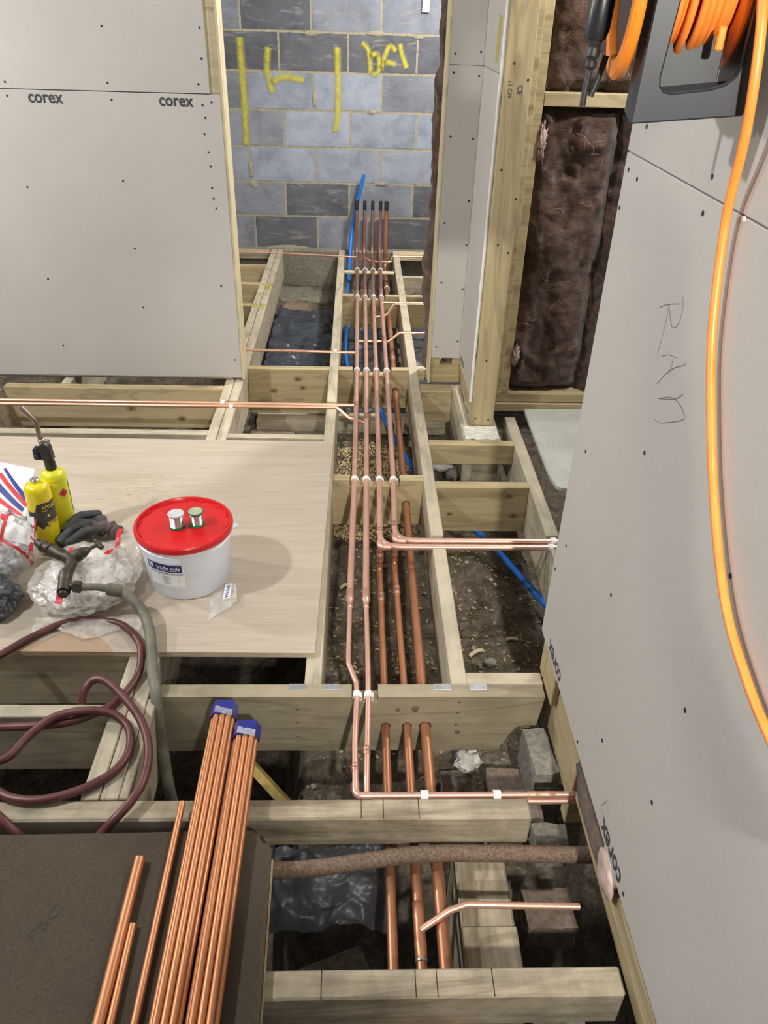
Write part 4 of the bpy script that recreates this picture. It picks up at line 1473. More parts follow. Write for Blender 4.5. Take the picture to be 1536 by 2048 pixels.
for (x, y, l, top) in ((-.523, 1.945, 'solder spool with silver paper top on the red lid, left one', 'spool_paper'), (-.468, 1.957, 'solder spool with green base and dull paper top on the red lid, right one', 'spool_paper_green')):
    z = BZ + .1918
    t = thing('solder_spool', l, 'solder spool', (x, y, z), 'solder spools')
    MB().lathe([(.0, 0), (.0235, 0), (.024, .0015), (.0235, .0035), (.012, .0036)], (x, y, z), (0, 0, 1), 28).build('base_flange', 'spool_green', t, smooth=30)
    prof = [(.012, .0036)]
    rw = .0195 if top == 'spool_paper' else .017
    zz = .0045
    while zz < .042:
        prof += [(rw, zz), (rw + .0009, zz + .0009), (rw, zz + .0018)]
        zz += .0018
    prof += [(.012, .0435)]
    MB().lathe(prof, (x, y, z), (0, 0, 1), 28).build('wire_winding', 'solder_wire', t, smooth=60)
    MB().lathe([(.012, .0436), (.0235, .0437), (.024, .0455), (.0235, .047), (.0045, .0471), (.004, .043), (0, .043)], (x, y, z), (0, 0, 1), 28).build('top_flange', 'spool_green' if top != 'spool_paper' else 'spool_paper', t, smooth=30)
    MB().lathe([(.0045, .0472), (.0205, .0472), (.0205, .0476), (.0045, .0476)], (x, y, z), (0, 0, 1), 28).build('paper_label', top, t)
mb = MB()
mb.tube(spline([(-.452, 1.957, BZ + .215), (-.447, 1.953, BZ + .222), (-.446, 1.953, BZ + .232)], 4), .0009, 6).build('wire_end', 'solder_wire', t, smooth=True)

# crumpled clear wrapper by the bucket
wp = thing('plastic_wrapper', 'scrap of clear wrapper printed Wickes beside the bucket', 'wrapper', (-.375, 1.83, .018))
mb = MB()
mb.grid(lambda u, v: (-.430 + .075 * u + .012 * v, 1.862 - .115 * v * (1 - .35 * u) + .02 * u, .0195 + .034 * u * (1 - v * .5) + .008 * noise.noise(Vector((u * 5, v * 4, 2)))), 14, 14)
mb.build('film', 'clear_film', wp, smooth=40, normals=False)
fnw = lambda a, b_: (-.372 - b_ * .95 + .002, 1.815 + a * .8, .046 + a * .15 - b_ * .2)
MB().add([fnw(-.003, -.006), fnw(.068, -.006), fnw(.068, .016), fnw(-.003, .016)], [(0, 1, 2, 3)]).build('printed_patch', 'card_white', wp, normals=False)
text('printed_lettering', 'Wickes', .017, lambda a, b_: Vector(fnw(a, b_)) + Vector((0, 0, .0008)), 'flag_blue', wp, bold=.02, width=.06)

# ------------------------------------------------------------------ gas bottles and torch
RC = .0385


def bottle(x, y, h, label, mat, tilt=(0, 0)):
    t = thing('gas_bottle', label, 'gas bottle', (x, y, .018), 'yellow gas bottles')
    MB().lathe([(.030, 0), (RC - .003, .0015), (RC, .007), (RC, h - .026), (RC - .0015, h - .016), (RC - .008, h - .007), (RC - .018, h - .0025), (.012, h), (.0118, h + .004), (0, h + .004)], (x, y, .018), (0, 0, 1), 40).build('body', mat, t, smooth=40)
    return t


C1 = (-.975, 2.093)
C2 = (-.953, 2.176)
HB = .252
g1 = bottle(C1[0], C1[1], HB, 'front yellow gas bottle with torn dark label and bare valve', 'yellow_paint')
MB().lathe([(.012, HB - .001), (.0135, HB + .002), (.0135, HB + .010), (.011, HB + .013), (.007, HB + .013), (.006, HB + .008), (0, HB + .008)], (C1[0], C1[1], .018), (0, 0, 1), 20).build('valve', 'steel', g1, smooth=35)


def on_cyl(c, ang, z, off):
    return (c[0] + (RC + off) * math.cos(ang), c[1] + (RC + off) * math.sin(ang), .018 + z)


vc = math.atan2(-C1[1], -C1[0])
mb = MB()


def torn(u, v):
    a = vc - R(88) + R(170) * u
    top = HB - .058 - .030 * max(0, min(1, (.42 - u) * 9)) + .004 * noise.noise(Vector((u * 14, 0, 1)))
    bot = HB - .150 + .020 * noise.noise(Vector((u * 8, 3, 5))) + .018 * u
    return on_cyl(C1, a, bot + (top - bot) * v, .0006)


mb.grid(torn, 40, 4)
lb = mb.build('torn_label', 'label_dark', g1, normals=False, smooth=60)


def ct(s, deg, z, size, mat, width, bold=.01):
    text('label_lettering', s, size, lambda a, b_: on_cyl(C1, vc + R(deg) + a / RC, z + b_, .0013), mat, g1, bold=bold, width=width)


ct('APGAS', -2, HB - .080, .019, 'yellow_print', .048)
ct('PRO', -2, HB - .0885, .008, 'yellow_print', .016)
ct('3600\u00b0F', 8, HB - .137, .018, 'yellow_print', .040, .015)
for d_, z_, w_ in ((-2, .098, .03), (-2, .109, .036), (8, .119, .025)):
    MB().grid(lambda u, v: on_cyl(C1, vc + R(d_) + w_ * u / RC, HB - z_ + .0012 * v, .0012), 8, 1).build('label_line', 'grey_print', g1, normals=False)
MB().lathe([(0, 0), (.0045, 0), (0, .0002)], on_cyl(C1, vc + R(22), HB - .104, .0012), (math.cos(vc + R(22)), math.sin(vc + R(22)), 0), 10).build('label_dot', 'yellow_print', g1, normals=False)
g2 = bottle(C2[0], C2[1], HB, 'rear yellow gas bottle with the black torch head on top', 'yellow_dull')
MB().lathe([(RC + .0004, HB - .030), (RC + .0012, HB - .027), (RC + .0004, HB - .024)], (C2[0], C2[1], .018), (0, 0, 1), 40).build('shoulder_seam', 'yellow_paint', g2, smooth=True)
v2 = math.atan2(-C2[1], -C2[0])
dm = [(0, .016), (.016, 0), (0, -.016), (-.016, 0)]
MB().grid(lambda u, v: on_cyl(C2, v2 + R(30) + (.016 * (u - v)) / RC, HB - .075 + .016 * (u + v - 1), .0007), 8, 8).build('hazard_label', 'red_print', g2, normals=False)
text('hazard_mark', 'A', .012, lambda a_, b_: on_cyl(C2, v2 + R(30) + (a_ - .004) / RC, HB - .079 + b_, .0012), 'screw_black', g2)
MB().grid(lambda u, v: on_cyl(C2, v2 + R(72) + R(10) * u, .08 + .13 * v, .0007), 4, 2).build('side_label', 'label_dark', g2, normals=False)

# torch
tx, ty, tz = C2[0], C2[1], .018 + HB + .004
tr = thing('torch_head', 'black gas torch with bent burner tube, screwed onto the rear bottle', 'torch', (tx, ty, tz))
MB().lathe([(.0165, -.004), (.0175, 0), (.0165, .022), (.0150, .032), (.0150, .040)], (tx, ty, tz), (-.05, 0, 1), 18).build('collar', 'black_plastic', tr, smooth=35)
mb = MB()
mb.prism([(tx - .018, tz + .030), (tx + .015, tz + .026), (tx + .011, tz + .078), (tx - .004, tz + .090), (tx - .024, tz + .076)], 'y', ty - .016, ty + .016)
mb.build('body', 'black_plastic', tr, bevel=.004, smooth=30)
MB().prism([(tx - .042, tz + .032), (tx - .020, tz + .030), (tx - .022, tz + .070), (tx - .036, tz + .074), (tx - .042, tz + .064)], 'y', ty - .012, ty + .010).build('trigger_housing', 'black_plastic', tr, bevel=.003, smooth=30)
MB().lathe([(.009, 0), (.009, .006), (.007, .009), (0, .0095)], (tx - .030, ty - .012, tz + .044), (0, -1, 0), 16).build('ignition_button', 'black_rubber', tr, smooth=True)
MB().lathe([(.010, 0), (.0115, .004), (.0115, .014), (.0085, .018), (.0085, .032), (.007, .036)], (tx - .009, ty, tz + .083), (-.10, 0, 1), 16).build('valve_body', 'steel_burnt', tr, smooth=35)
MB().cyl((tx + .002, ty - .008, tz + .098), (tx + .018, ty - .012, tz + .100), .0055, 10).build('valve_knob', 'steel_burnt', tr, smooth=True)
MB().tube(fillet([(tx - .0125, ty, tz + .112), (tx - .0145, ty, tz + .160), (tx - .045, ty - .004, tz + .205)], .03), .0072, 14, caps=False).build('burner_tube', 'steel_burnt', tr, smooth=50)
d = Vector((-.0305, -.004, .045)).normalized()
e = Vector((tx - .030, ty - .002, tz + .1825))
MB().tube([e, e + d * .030], .0092, 16, wall=.15).build('nozzle', 'steel_burnt', tr, smooth=50)

# ------------------------------------------------------------------ bags
def bag(name, label, c, rad, seed, mat, cat='bag', contents=0, amp=.22, floor=.0185):
    t = thing(name, label, cat, (c[0], c[1], floor))

    def fn(n, q):
        k = 1 + amp * fbm((n.x * 1.6 + seed, n.y * 1.6, n.z * 1.6), 4)
        rg = abs(noise.noise(n * 3.6 + Vector((seed, 0, 0))))
        k += .05 * (1 - rg * 2.2) - .02
        q = q * k
        lim = floor + .0008 - c[2]
        if q.z < lim:
            q.z = lim + .0015 * noise.noise(n * 6)
            q.x *= 1.04
            q.y *= 1.04
        return q
    mb = MB().blob(c, rad, 6, fn)
    o = mb.build('film', mat, t, smooth=40)
    bv = BVHTree.FromPolygons([tuple(p) for p in mb.v], [tuple(f) for f in mb.f])
    if contents:
        ct_ = MB().blob((c[0], c[1], max(c[2] - .004, floor + rad[2] * .80)), tuple(q * .78 for q in rad), 5, lambda n, q: (lambda z_: Vector((z_.x, z_.y, max(floor + .004 - max(c[2] - .004, floor + rad[2] * .80), z_.z))))(q * (1 + .16 * noise.noise(n * 4 + Vector((seed, 3, 0))) + .10 * noise.noise(n * 9 + Vector((0, seed, 0))))))
        rn = random.Random(seed)
        for k in range(contents):
            while True:
                p = Vector((rn.uniform(-1, 1), rn.uniform(-1, 1), rn.uniform(-1, 1)))
                if p.length < 1:
                    break
            p = Vector((c[0] + p.x * rad[0] * .80, c[1] + p.y * rad[1] * .80, max(floor + .014, c[2] + p.z * rad[2] * .74)))
            dd = Vector((rn.uniform(-1, 1), rn.uniform(-1, 1), rn.uniform(-1, 1))).normalized()
            if k % 2:
                ct_.tube([p - dd * .014, p + dd * .014], .012, 10, wall=.25)
            else:
                ct_.lathe([(.008, -.011), (.015, -.010), (.015, .008), (.009, .011)], p, dd, 8)
        ct_.build('white_fittings', 'bag_contents', t, smooth=40, kind='stuff')
    return t, bv


def decal(t, bv, pts_fn, nu, nv, name, mat, off=.0012):
    """lay a grid of viewer-side points onto the bag surface"""
    mb = MB()

    def fn(u, v):
        p = Vector(pts_fn(u, v))
        src = Vector((p.x * .6, p.y * .6, 1.6))
        dr = (p - src).normalized()
        h, nrm, i, dist = bv.ray_cast(src, dr)
        if h is None:
            h = p
        return h - dr * off
    mb.grid(fn, nu, nv)
    return mb.build(name, mat, t, normals=False, smooth=60)


tL, bvL = bag('fittings_bag', 'clear bag of white fittings with red bordered label, left of the gas bottles', (-1.095, 1.965, .118), (.125, .120, .112), 2.0, 'clear_film', contents=150, amp=.12)
tC, bvC = bag('fittings_bag', 'dusty clear bag of white fittings with red stripes, under the brass tap', (-.795, 1.885, .066), (.152, .158, .058), 11.0, 'clear_film_dusty', contents=210, amp=.12)
q4 = lambda A, B, C_, D: (lambda u, v: [A[i] * (1 - u) * (1 - v) + B[i] * u * (1 - v) + C_[i] * u * v + D[i] * (1 - u) * v for i in range(3)])
decal(tL, bvL, q4((-1.045, 1.95, .10), (-.975, 1.975, .08), (-.985, 2.05, .17), (-1.04, 2.03, .19)), 10, 10, 'paper_label', 'white_print', .0014)
decal(tL, bvL, q4((-1.052, 1.93, .09), (-1.045, 1.935, .085), (-1.038, 2.03, .20), (-1.046, 2.03, .21)), 3, 10, 'red_border', 'red_print', .0020)
decal(tL, bvL, q4((-1.050, 1.945, .095), (-.975, 1.935, .07), (-.970, 1.943, .073), (-1.050, 1.953, .097)), 10, 3, 'red_border', 'red_print', .0020)
decal(tL, bvL, q4((-.978, 1.945, .08), (-.970, 1.95, .075), (-.980, 2.05, .16), (-.988, 2.05, .165)), 3, 10, 'red_border', 'red_print', .0020)
decal(tL, bvL, q4((-1.065, 2.0, .17), (-1.045, 1.99, .16), (-1.040, 2.012, .185), (-1.062, 2.016, .19)), 6, 3, 'red_border', 'red_print', .0020)
for k in range(5):
    decal(tL, bvL, q4((-1.03 + .002 * k, 2.035 - .010 * k, .17), (-1.0 + .002 * k, 2.030 - .010 * k, .16), (-1.0 + .002 * k, 2.033 - .010 * k, .16), (-1.03 + .002 * k, 2.038 - .010 * k, .17)), 5, 1, 'label_line', 'grey_print', .0022)
decal(tC, bvC, q4((-.842, 1.79, .10), (-.822, 1.785, .10), (-.815, 1.93, .12), (-.832, 1.935, .12)), 3, 12, 'red_stripe', 'red_print')
decal(tC, bvC, q4((-.845, 1.745, .07), (-.823, 1.740, .07), (-.822, 1.785, .09), (-.842, 1.79, .09)), 3, 6, 'red_stripe', 'red_print')
decal(tC, bvC, q4((-.748, 1.925, .13), (-.733, 1.925, .13), (-.728, 1.965, .13), (-.745, 1.965, .13)), 3, 6, 'red_stripe', 'red_print')
decal(tC, bvC, q4((-.875, 1.94, .08), (-.862, 1.94, .08), (-.855, 1.98, .09), (-.868, 1.985, .09)), 3, 6, 'red_stripe', 'red_print')
# free corner of the second bag and flattened tail
tail = MB()
tail.grid(lambda u, v: (-.735 + .075 * u + .01 * v, 1.985 + .115 * v, .055 + .05 * math.sin(v * 2.4) * (1 - .3 * u) + .010 * noise.noise(Vector((u * 4, v * 5, 1)))), 14, 18)
tail.build('bag_tail', 'clear_film_dusty', tC, smooth=50, normals=False)
tail2 = MB()
tail2.grid(lambda u, v: (-.745 + .016 * u, 2.0 + .10 * v, .062 + .05 * math.sin(v * 2.4) + .010 * noise.noise(Vector((u, v * 5, 1)))), 3, 14)
tail2.build('red_stripe', 'red_print', tC, smooth=60, normals=False)
tail3 = MB()
tail3.grid(lambda u, v: (-.90 + .30 * u, 1.735 - .055 * v + .02 * math.sin(u * 9) * v, .0205 + .012 * (1 - v) + .006 * (1 + noise.noise(Vector((u * 9, v * 4, 7))))), 30, 8)
tail3.build('bag_skirt', 'clear_film_dusty', tC, smooth=40, normals=False)

# flag printed white pack behind
fpk = thing('printed_pack', 'white pack with red and blue flag stripes at the left edge', 'pack', (-1.24, 2.28, .018))
A_, B_, C_, D_ = Vector((-1.36, 2.16, .035)), Vector((-1.085, 2.16, .045)), Vector((-1.09, 2.36, .16)), Vector((-1.36, 2.44, .17))


def pk(u, v, off=0):
    p = A_ * (1 - u) * (1 - v) + B_ * u * (1 - v) + C_ * u * v + D_ * (1 - u) * v
    nrm = Vector((0, -.5, .86))
    return p + nrm * (.018 * math.sin(u * PI) * math.sin(v * PI) + .004 * noise.noise(Vector((u * 4, v * 4, 3))) + off)


mb = MB()
mb.grid(lambda u, v: pk(u, v), 16, 16)
n = len(mb.v)
rim = [i for i in range(17)] + [17 * j + 16 for j in range(1, 17)] + [17 * 16 + i for i in range(15, -1, -1)] + [17 * j for j in range(15, 0, -1)]
low = [Vector((mb.v[i].x, mb.v[i].y + .02, .0185)) for i in rim]
mb.v += low
nr = len(rim)
mb.f += [[rim[i], n + i, n + (i + 1) % nr, rim[(i + 1) % nr]] for i in range(nr)] + [[n + i for i in range(nr)]]
mb.build('pack', 'card_white', fpk, smooth=40)
for (a, b_, c_, d_, mt) in (((.55, .80), (.60, .83), (1, .42), (.98, .36), 'red_print'), ((.50, .66), (.56, .72), (.97, .34), (.95, .28), 'flag_blue'), ((.45, .52), (.50, .57), (.96, .25), (.96, .2), 'red_print'),
                            ((.60, .90), (.63, .92), (.99, .52), (.96, .46), 'flag_blue'), ((.70, .16), (.80, .30), (.99, .14), (.95, .05), 'flag_blue'), ((.42, .34), (.47, .38), (.90, .16), (.90, .12), 'red_print'), ((.4, .12), (.5, .22), (.86, .09), (.86, .05), 'flag_blue')):
    MB().grid(lambda u, v: pk(a[0] * (1 - u) * (1 - v) + b_[0] * (1 - u) * v + c_[0] * u * v + d_[0] * u * (1 - v), a[1] * (1 - u) * (1 - v) + b_[1] * (1 - u) * v + c_[1] * u * v + d_[1] * u * (1 - v), .0016 + (.0008 if mt == 'red_print' else 0)), 8, 3).build('flag_stripe', mt, fpk, normals=False, smooth=60)
text('printed_number', '2', .035, lambda a_, b_: pk(.84 + a_ * 3.5, .07 + b_ * 4.0, .0035), 'white_print', fpk, bold=.03)

# black bin bag at the left edge
bb = MB().blob((-1.075, 1.795, .055), (.095, .085, .058), 6, lambda n, q: (lambda k: Vector((q.x * k, q.y * k, max(-.0362, q.z * k))))(1 + .25 * fbm((n.x * 2 + 4, n.y * 2, n.z * 2), 4) + .06 * (1 - 2 * abs(noise.noise(n * 3))))).build('bin_bag', 'polythene', smooth=40)
tag(bb, 'crumpled black plastic bag at the left edge of the plywood', 'bag')

# gloves
gl = thing('work_glove', 'grey work glove with brown cuff lying between gas bottles and bags', 'glove', (-.87, 2.13, .018))
pts = [(-.935, 2.07, .045), (-.905, 2.12, .062), (-.865, 2.165, .060), (-.82, 2.185, .050)]
MB().tube(spline(pts, 6), [.030 + .006 * math.sin(k * .9) for k in range(19)], 18).build('palm', 'glove_grey', gl, smooth=70)
for k, (a, b_, c_) in enumerate((((-.925, 2.10, .080), (-.90, 2.17, .092), (-.852, 2.215, .075)), ((-.93, 2.055, .070), (-.905, 2.10, .090), (-.87, 2.145, .082)), ((-.905, 2.07, .06), (-.87, 2.11, .075), (-.825, 2.14, .065)), ((-.955, 2.045, .045), (-.935, 2.055, .035), (-.915, 2.02, .030)))):
    rr = .0125 if k else .0145
    mb = MB().tube(spline([a, b_, c_], 7), [rr * (1 - .12 * abs(i / 14 - .5)) for i in range(15)], 12)
    mb.blob(c_, (rr * .95,) * 3, 2)
    mb.build('finger', 'glove_grey', gl, smooth=80)
mb = MB()
mb.tube(spline([(-.875, 2.14, .055), (-.84, 2.16, .060), (-.80, 2.165, .050), (-.775, 2.15, .040)], 6), [.024 + .004 * math.sin(k * 1.7) for k in range(19)], 18)
mb.build('cuff', 'cloth_brown', gl, smooth=60)

# ------------------------------------------------------------------ standpipe tap and hoses
tp = thing('brass_tap', 'dirty brass tap assembly lying on the dusty bag', 'tap', (-.80, 1.82, .13))
Z = .155
MB().tube([(-.938, 1.932, Z + .004), (-.915, 1.912, Z + .002)], .0115, 14, wall=.25).build('inlet_spigot', 'brass_dirty', tp, smooth=50)
d0 = Vector((.86, -.50, -.06)).normalized()
s0 = Vector((-.921, 1.918, Z + .003))
MB().lathe([(.012, 0), (.017, .002), (.018, .010), (.0145, .013), (.0145, .020), (.0175, .023), (.0175, .034), (.013, .037), (.0165, .042), (.0185, .048), (.0185, .085), (.0165, .090), (.0165, .112), (.012, .118)], s0, d0, 18).build('check_valve', 'brass_dirty', tp, smooth=35)
e0 = s0 + d0 * .112
MB().lathe([(.0, -.012), (.017, -.006), (.020, .010), (.019, .026), (.015, .032)], e0 - d0 * .01, d0, 18).build('tap_body', 'brass_dirty', tp, smooth=50)
d1 = Vector((.80, .55, .22)).normalized()
MB().lathe([(.015, -.01), (.0185, .004), (.0195, .028), (.0165, .032), (.0165, .040), (.013, .048), (.010, .056), (.0058, .060), (.0050, .085)], e0 + d0 * .004, d1, 18).build('bonnet', 'brass_dirty', tp, smooth=35)
h = e0 + d0 * .004 + d1 * .088
dp = d1.cross(Vector((0, 0, 1))).normalized()
dq = dp.cross(d1).normalized()
hd = (dp * .95 + dq * .2).normalized()
mb = MB().cyl(h - hd * .026, h + hd * .026, .0066, 12)
mb.blob(h - hd * .027, (.0088,) * 3, 2).blob(h + hd * .027, (.0088,) * 3, 2).cyl(h - d1 * .010, h + d1 * .008, .0095, 12)
mb.build('tee_handle', 'brass_dirty', tp, smooth=60)
pth = spline([e0 + d0 * .008, (-.808, 1.822, Z - .002), (-.812, 1.79, Z - .006), (-.808, 1.755, Z - .012)], 5)
MB().tube(pth, [.0165] * 5 + [.0155] * 4 + [.019] * 4 + [.0165] * (len(pth) - 13), 16).build('spout', 'brass_dirty', tp, smooth=50)
MB().tube([(-.808, 1.765, Z - .010), (-.803, 1.728, Z - .020)], [.0165, .0185], 18, wall=.2).build('open_outlet', 'brass_dirty', tp, smooth=50)
MB().tube([(-.806, 1.752, Z - .014), (-.775, 1.750, Z - .018)], .0125, 14).build('side_branch', 'brass_dirty', tp, smooth=50)
MB().lathe([(.0125, 0), (.0165, .0015), (.0175, .004), (.0175, .020), (.0155, .023), (.012, .024)], (-.783, 1.7505, Z - .017), (1, -.02, -.1), 6).build('hex_nut', 'brass_dirty', tp, smooth=20)

gh = thing('hose', 'grey green hose curving from the brass tap down between the joists', 'hose', (-.60, 1.65, .02), 'hoses')
MB().tube(spline([(-.765, 1.750, Z - .02), (-.72, 1.757, .130), (-.685, 1.763, .118)], 5), .0105, 14).build('hose_tail', 'hose_grey', gh, smooth=60)
path = spline([(-.695, 1.762, .120), (-.668, 1.768, .110), (-.635, 1.760, .092), (-.595, 1.725, .070), (-.565, 1.665, .052), (-.545, 1.595, .043), (-.530, 1.53, .030), (-.512, 1.475, .016), (-.503, 1.435, -.03), (-.495, 1.40, -.12), (-.480, 1.35, -.22), (-.455, 1.30, -.33)], 7)
MB().tube(path, .0150, 16).build('hose_body', 'hose_grey', gh, smooth=60)
MB().lathe([(.0125, -.010), (.0165, -.007), (.018, 0), (.018, .020), (.0165, .030), (.015, .032)], (-.688, 1.7625, .118), (.9, .1, -.3), 16).build('hose_ferrule', 'hose_grey', gh, smooth=40)
zr = .0325
hr = thing('hose', 'dark red hose lying in loops over the plywood edge and the joists', 'hose', (-.7, 1.4, .002), 'hoses')
loop1 = [(-1.12, 1.44, .012), (-1.03, 1.52, .020), (-.948, 1.592, .0285), (-.893, 1.659, .0285), (-.817, 1.722, .0285), (-.722, 1.733, .0285), (-.653, 1.712, .0285), (-.597, 1.650, .0285), (-.574, 1.592, .026), (-.572, 1.524, .012), (-.600, 1.444, .011), (-.640, 1.405, .011),
         (-.705, 1.372, .011), (-.79, 1.360, .011), (-.92, 1.352, .011), (-1.05, 1.33, .012)]
MB().tube(spline(loop1, 7), .0105, 14).build('hose_body', 'hose_red', hr, smooth=60)
loop2 = [(-.695, 1.42, -.06), (-.697, 1.46, .005), (-.678, 1.489, .032), (-.642, 1.486, .040), (-.576, 1.427, .036), (-.518, 1.353, .032), (-.482, 1.268, .032), (-.474, 1.183, .032), (-.490, 1.128, .028), (-.520, 1.088, .016), (-.555, 1.074, -.02), (-.61, 1.072, -.075), (-.66, 1.072, -.09), (-.70, 1.073, -.06), (-.735, 1.078, -.005), (-.78, 1.105, .020), (-.835, 1.14, .022), (-.86, 1.20, .025),
         (-.83, 1.24, .022), (-.802, 1.262, .022), (-.777, 1.322, .024), (-.733, 1.370, .031), (-.664, 1.388, .034), (-.603, 1.386, .028), (-.560, 1.361, .016), (-.540, 1.322, .012), (-.535, 1.269, .012), (-.556, 1.218, .012), (-.614, 1.170, .014), (-.693, 1.143, .014), (-.76, 1.148, .014), (-.81, 1.175, .010), (-.90, 1.25, -.05), (-.98, 1.30, -.15)]
MB().tube(spline(loop2, 7), .0105, 14).build('hose_body', 'hose_red', hr, smooth=60)

# ------------------------------------------------------------------ cable reel on the right partition
RY, RZ = 1.150, 1.565
RCX = .425
cr = thing('cable_reel', 'orange and grey extension cable reel hung on the right partition', 'cable reel', (RCX - .012, RY, 1.39))
cr['_w'] = (RCX, RY, 1.39)
fpoly = [(.360, 1.4095), (.4935, 1.4235), (.4935, 1.78), (.478, 1.78)]
win = [(.478, 1.4790), (.474, 1.4660), (.464, 1.4570), (.448, 1.4510), (.402, 1.4450), (.393, 1.4470), (.388, 1.4530), (.3865, 1.4620)]
fpoly += win + [(.398, 1.60), (.398, 1.78), (.372, 1.78)]
MB().prism(fpoly, 'y', 1.064, 1.078).build('front_frame', 'reel_frame', cr, bevel=.002, smooth=25)
MB().add([(.3605, 1.0785, 1.4110), (.3605, 1.125, 1.4170), (.3725, 1.125, 1.78), (.3725, 1.0785, 1.78), (.3685, 1.0785, 1.4110), (.3685, 1.125, 1.4170), (.3805, 1.125, 1.78), (.3805, 1.0785, 1.78)],
         [(0, 1, 2, 3), (4, 7, 6, 5), (0, 4, 5, 1), (1, 5, 6, 2), (2, 6, 7, 3), (3, 7, 4, 0)]).build('side_panel', 'reel_frame', cr, bevel=.0015)
MB().prism([(1.0795, 1.4250), (1.19, 1.4290), (1.19, 1.78), (1.0795, 1.78)], 'x', .4865, .4935).build('side_panel', 'reel_frame', cr, bevel=.0015)
MB().add([(.369, 1.0785, 1.4270), (.486, 1.0785, 1.4410), (.486, 1.130, 1.4570), (.369, 1.130, 1.4430), (.369, 1.0785, 1.4150), (.486, 1.0785, 1.4290), (.486, 1.130, 1.4290), (.369, 1.130, 1.4150)],
         [(0, 1, 2, 3), (4, 7, 6, 5), (0, 4, 5, 1), (1, 5, 6, 2), (2, 6, 7, 3), (3, 7, 4, 0)]).build('base_tray', 'reel_frame_light', cr)
MB().box(.3815, .470, 1.1305, 1.137, 1.4420, 1.5220).build('back_plate', 'reel_frame_light', cr, bevel=.001)
MB().lathe([(.078, 0), (.080, -.004), (.098, -.004), (.102, 0), (.102, .007), (.098, .010), (.078, .010)], (.343, RY, RZ - .012), (1, 0, 0), 56, ring=True).build('outer_rim', 'orange_plastic', cr, smooth=35)
MB().lathe([(0, .004), (.076, .004), (.0775, .006), (.0775, .0125), (0, .0125)], (.343, RY, RZ - .012), (1, 0, 0), 40).build('socket_plate', 'black_plastic', cr, smooth=35)
MB().lathe([(.02, 0), (.090, 0), (.098, .004), (.098, .007), (.02, .010)], (.3815, RY + .02, RZ), (1, 0, 0), 48).build('drum_flange', 'orange_plastic', cr, smooth=35)
MB().lathe([(.02, 0), (.090, 0), (.098, .004), (.098, .007), (.02, .010)], (.4715, RY + .02, RZ), (1, 0, 0), 48).build('drum_flange', 'orange_plastic', cr, smooth=35)
MB().lathe([(.048, 0), (.048, .079)], (.392, RY + .02, RZ), (1, 0, 0), 32).build('drum_core', 'orange_plastic', cr, smooth=35)
MB().lathe([(.022, 0), (.022, .14)], (.348, RY, RZ), (1, 0, 0), 24).build('axle', 'black_plastic', cr, smooth=35)
for k in range(8):
    x = .3975 + .0093 * k
    rr = .080 - .004 * (k % 2) - (.012 if k > 5 else 0) + (.006 if k in (2, 3) else 0)
    tl = random.uniform(-.003, .003)
    MB().tube([(x + tl * math.sin(a * 2 * PI / 48 + 1), RY + .02 + rr * math.cos(a * 2 * PI / 48), RZ + rr * math.sin(a * 2 * PI / 48)) for a in range(48)], .0049, 10, closed=True).build('cable_turn', 'orange_cable', cr, smooth=60)
for k in range(7):
    x = .402 + .0098 * k
    rr = .066
    MB().tube([(x, RY + .02 + rr * math.cos(a * 2 * PI / 48), RZ + rr * math.sin(a * 2 * PI / 48)) for a in range(48)], .0049, 10, closed=True).build('cable_turn', 'orange_cable', cr, smooth=60)
MB().box(.448, .458, 1.088, 1.096, 1.490, 1.516).build('cable_tie', 'orange_plastic', cr, bevel=.002)
MB().lathe([(.0, -.002), (.012, 0), (.0155, .012), (.0155, .060), (.010, .075)], (.316, 1.165, 1.495), (.05, 0, 1), 16).build('plug', 'black_plastic', cr, smooth=40)
MB().lathe([(.0045, -.034), (.0075, -.030), (.0075, -.024), (.006, -.022), (.0085, -.018), (.0085, -.010), (.0075, -.008), (.010, 0)], (.316, 1.165, 1.495), (.05, 0, 1), 14).build('strain_relief', 'black_rubber', cr, smooth=30)
MB().tube(spline([(.3145, 1.165, 1.464), (.312, 1.165, 1.44), (.3115, 1.165, 1.418)], 5), .0042, 8).build('plug_cord', 'black_rubber', cr, smooth=60)
MB().tube(spline([(.333, 1.168, 1.478), (.328, 1.168, 1.455), (.320, 1.167, 1.43)], 5), .0042, 8).build('plug_cord', 'black_rubber', cr, smooth=60)
cr.rotation_euler.z = R(-7)
ctl = MB().tube(spline([(.452, RY - .070, 1.66), (.455, 1.065, 1.58), (.4585, 1.040, 1.515), (.463, 1.030, 1.45), (.472, 1.040, 1.39), (.483, 1.060, 1.30), (.486, 1.026, 1.171), (.487, .976, 1.083), (.487, .891, .974), (.486, .791, .883), (.486, .697, .840), (.486, .604, .820), (.486, .45, .81)], 8), .0062, 12).build('extension_cable', 'orange_cable', smooth=60)
tag(ctl, 'orange cable hanging from the reel down the right partition', 'cable')
MB().cyl((.40, RY, 1.775), (.497, RY, 1.79), .008, 12).build('hook', 'steel', cr, smooth=True)

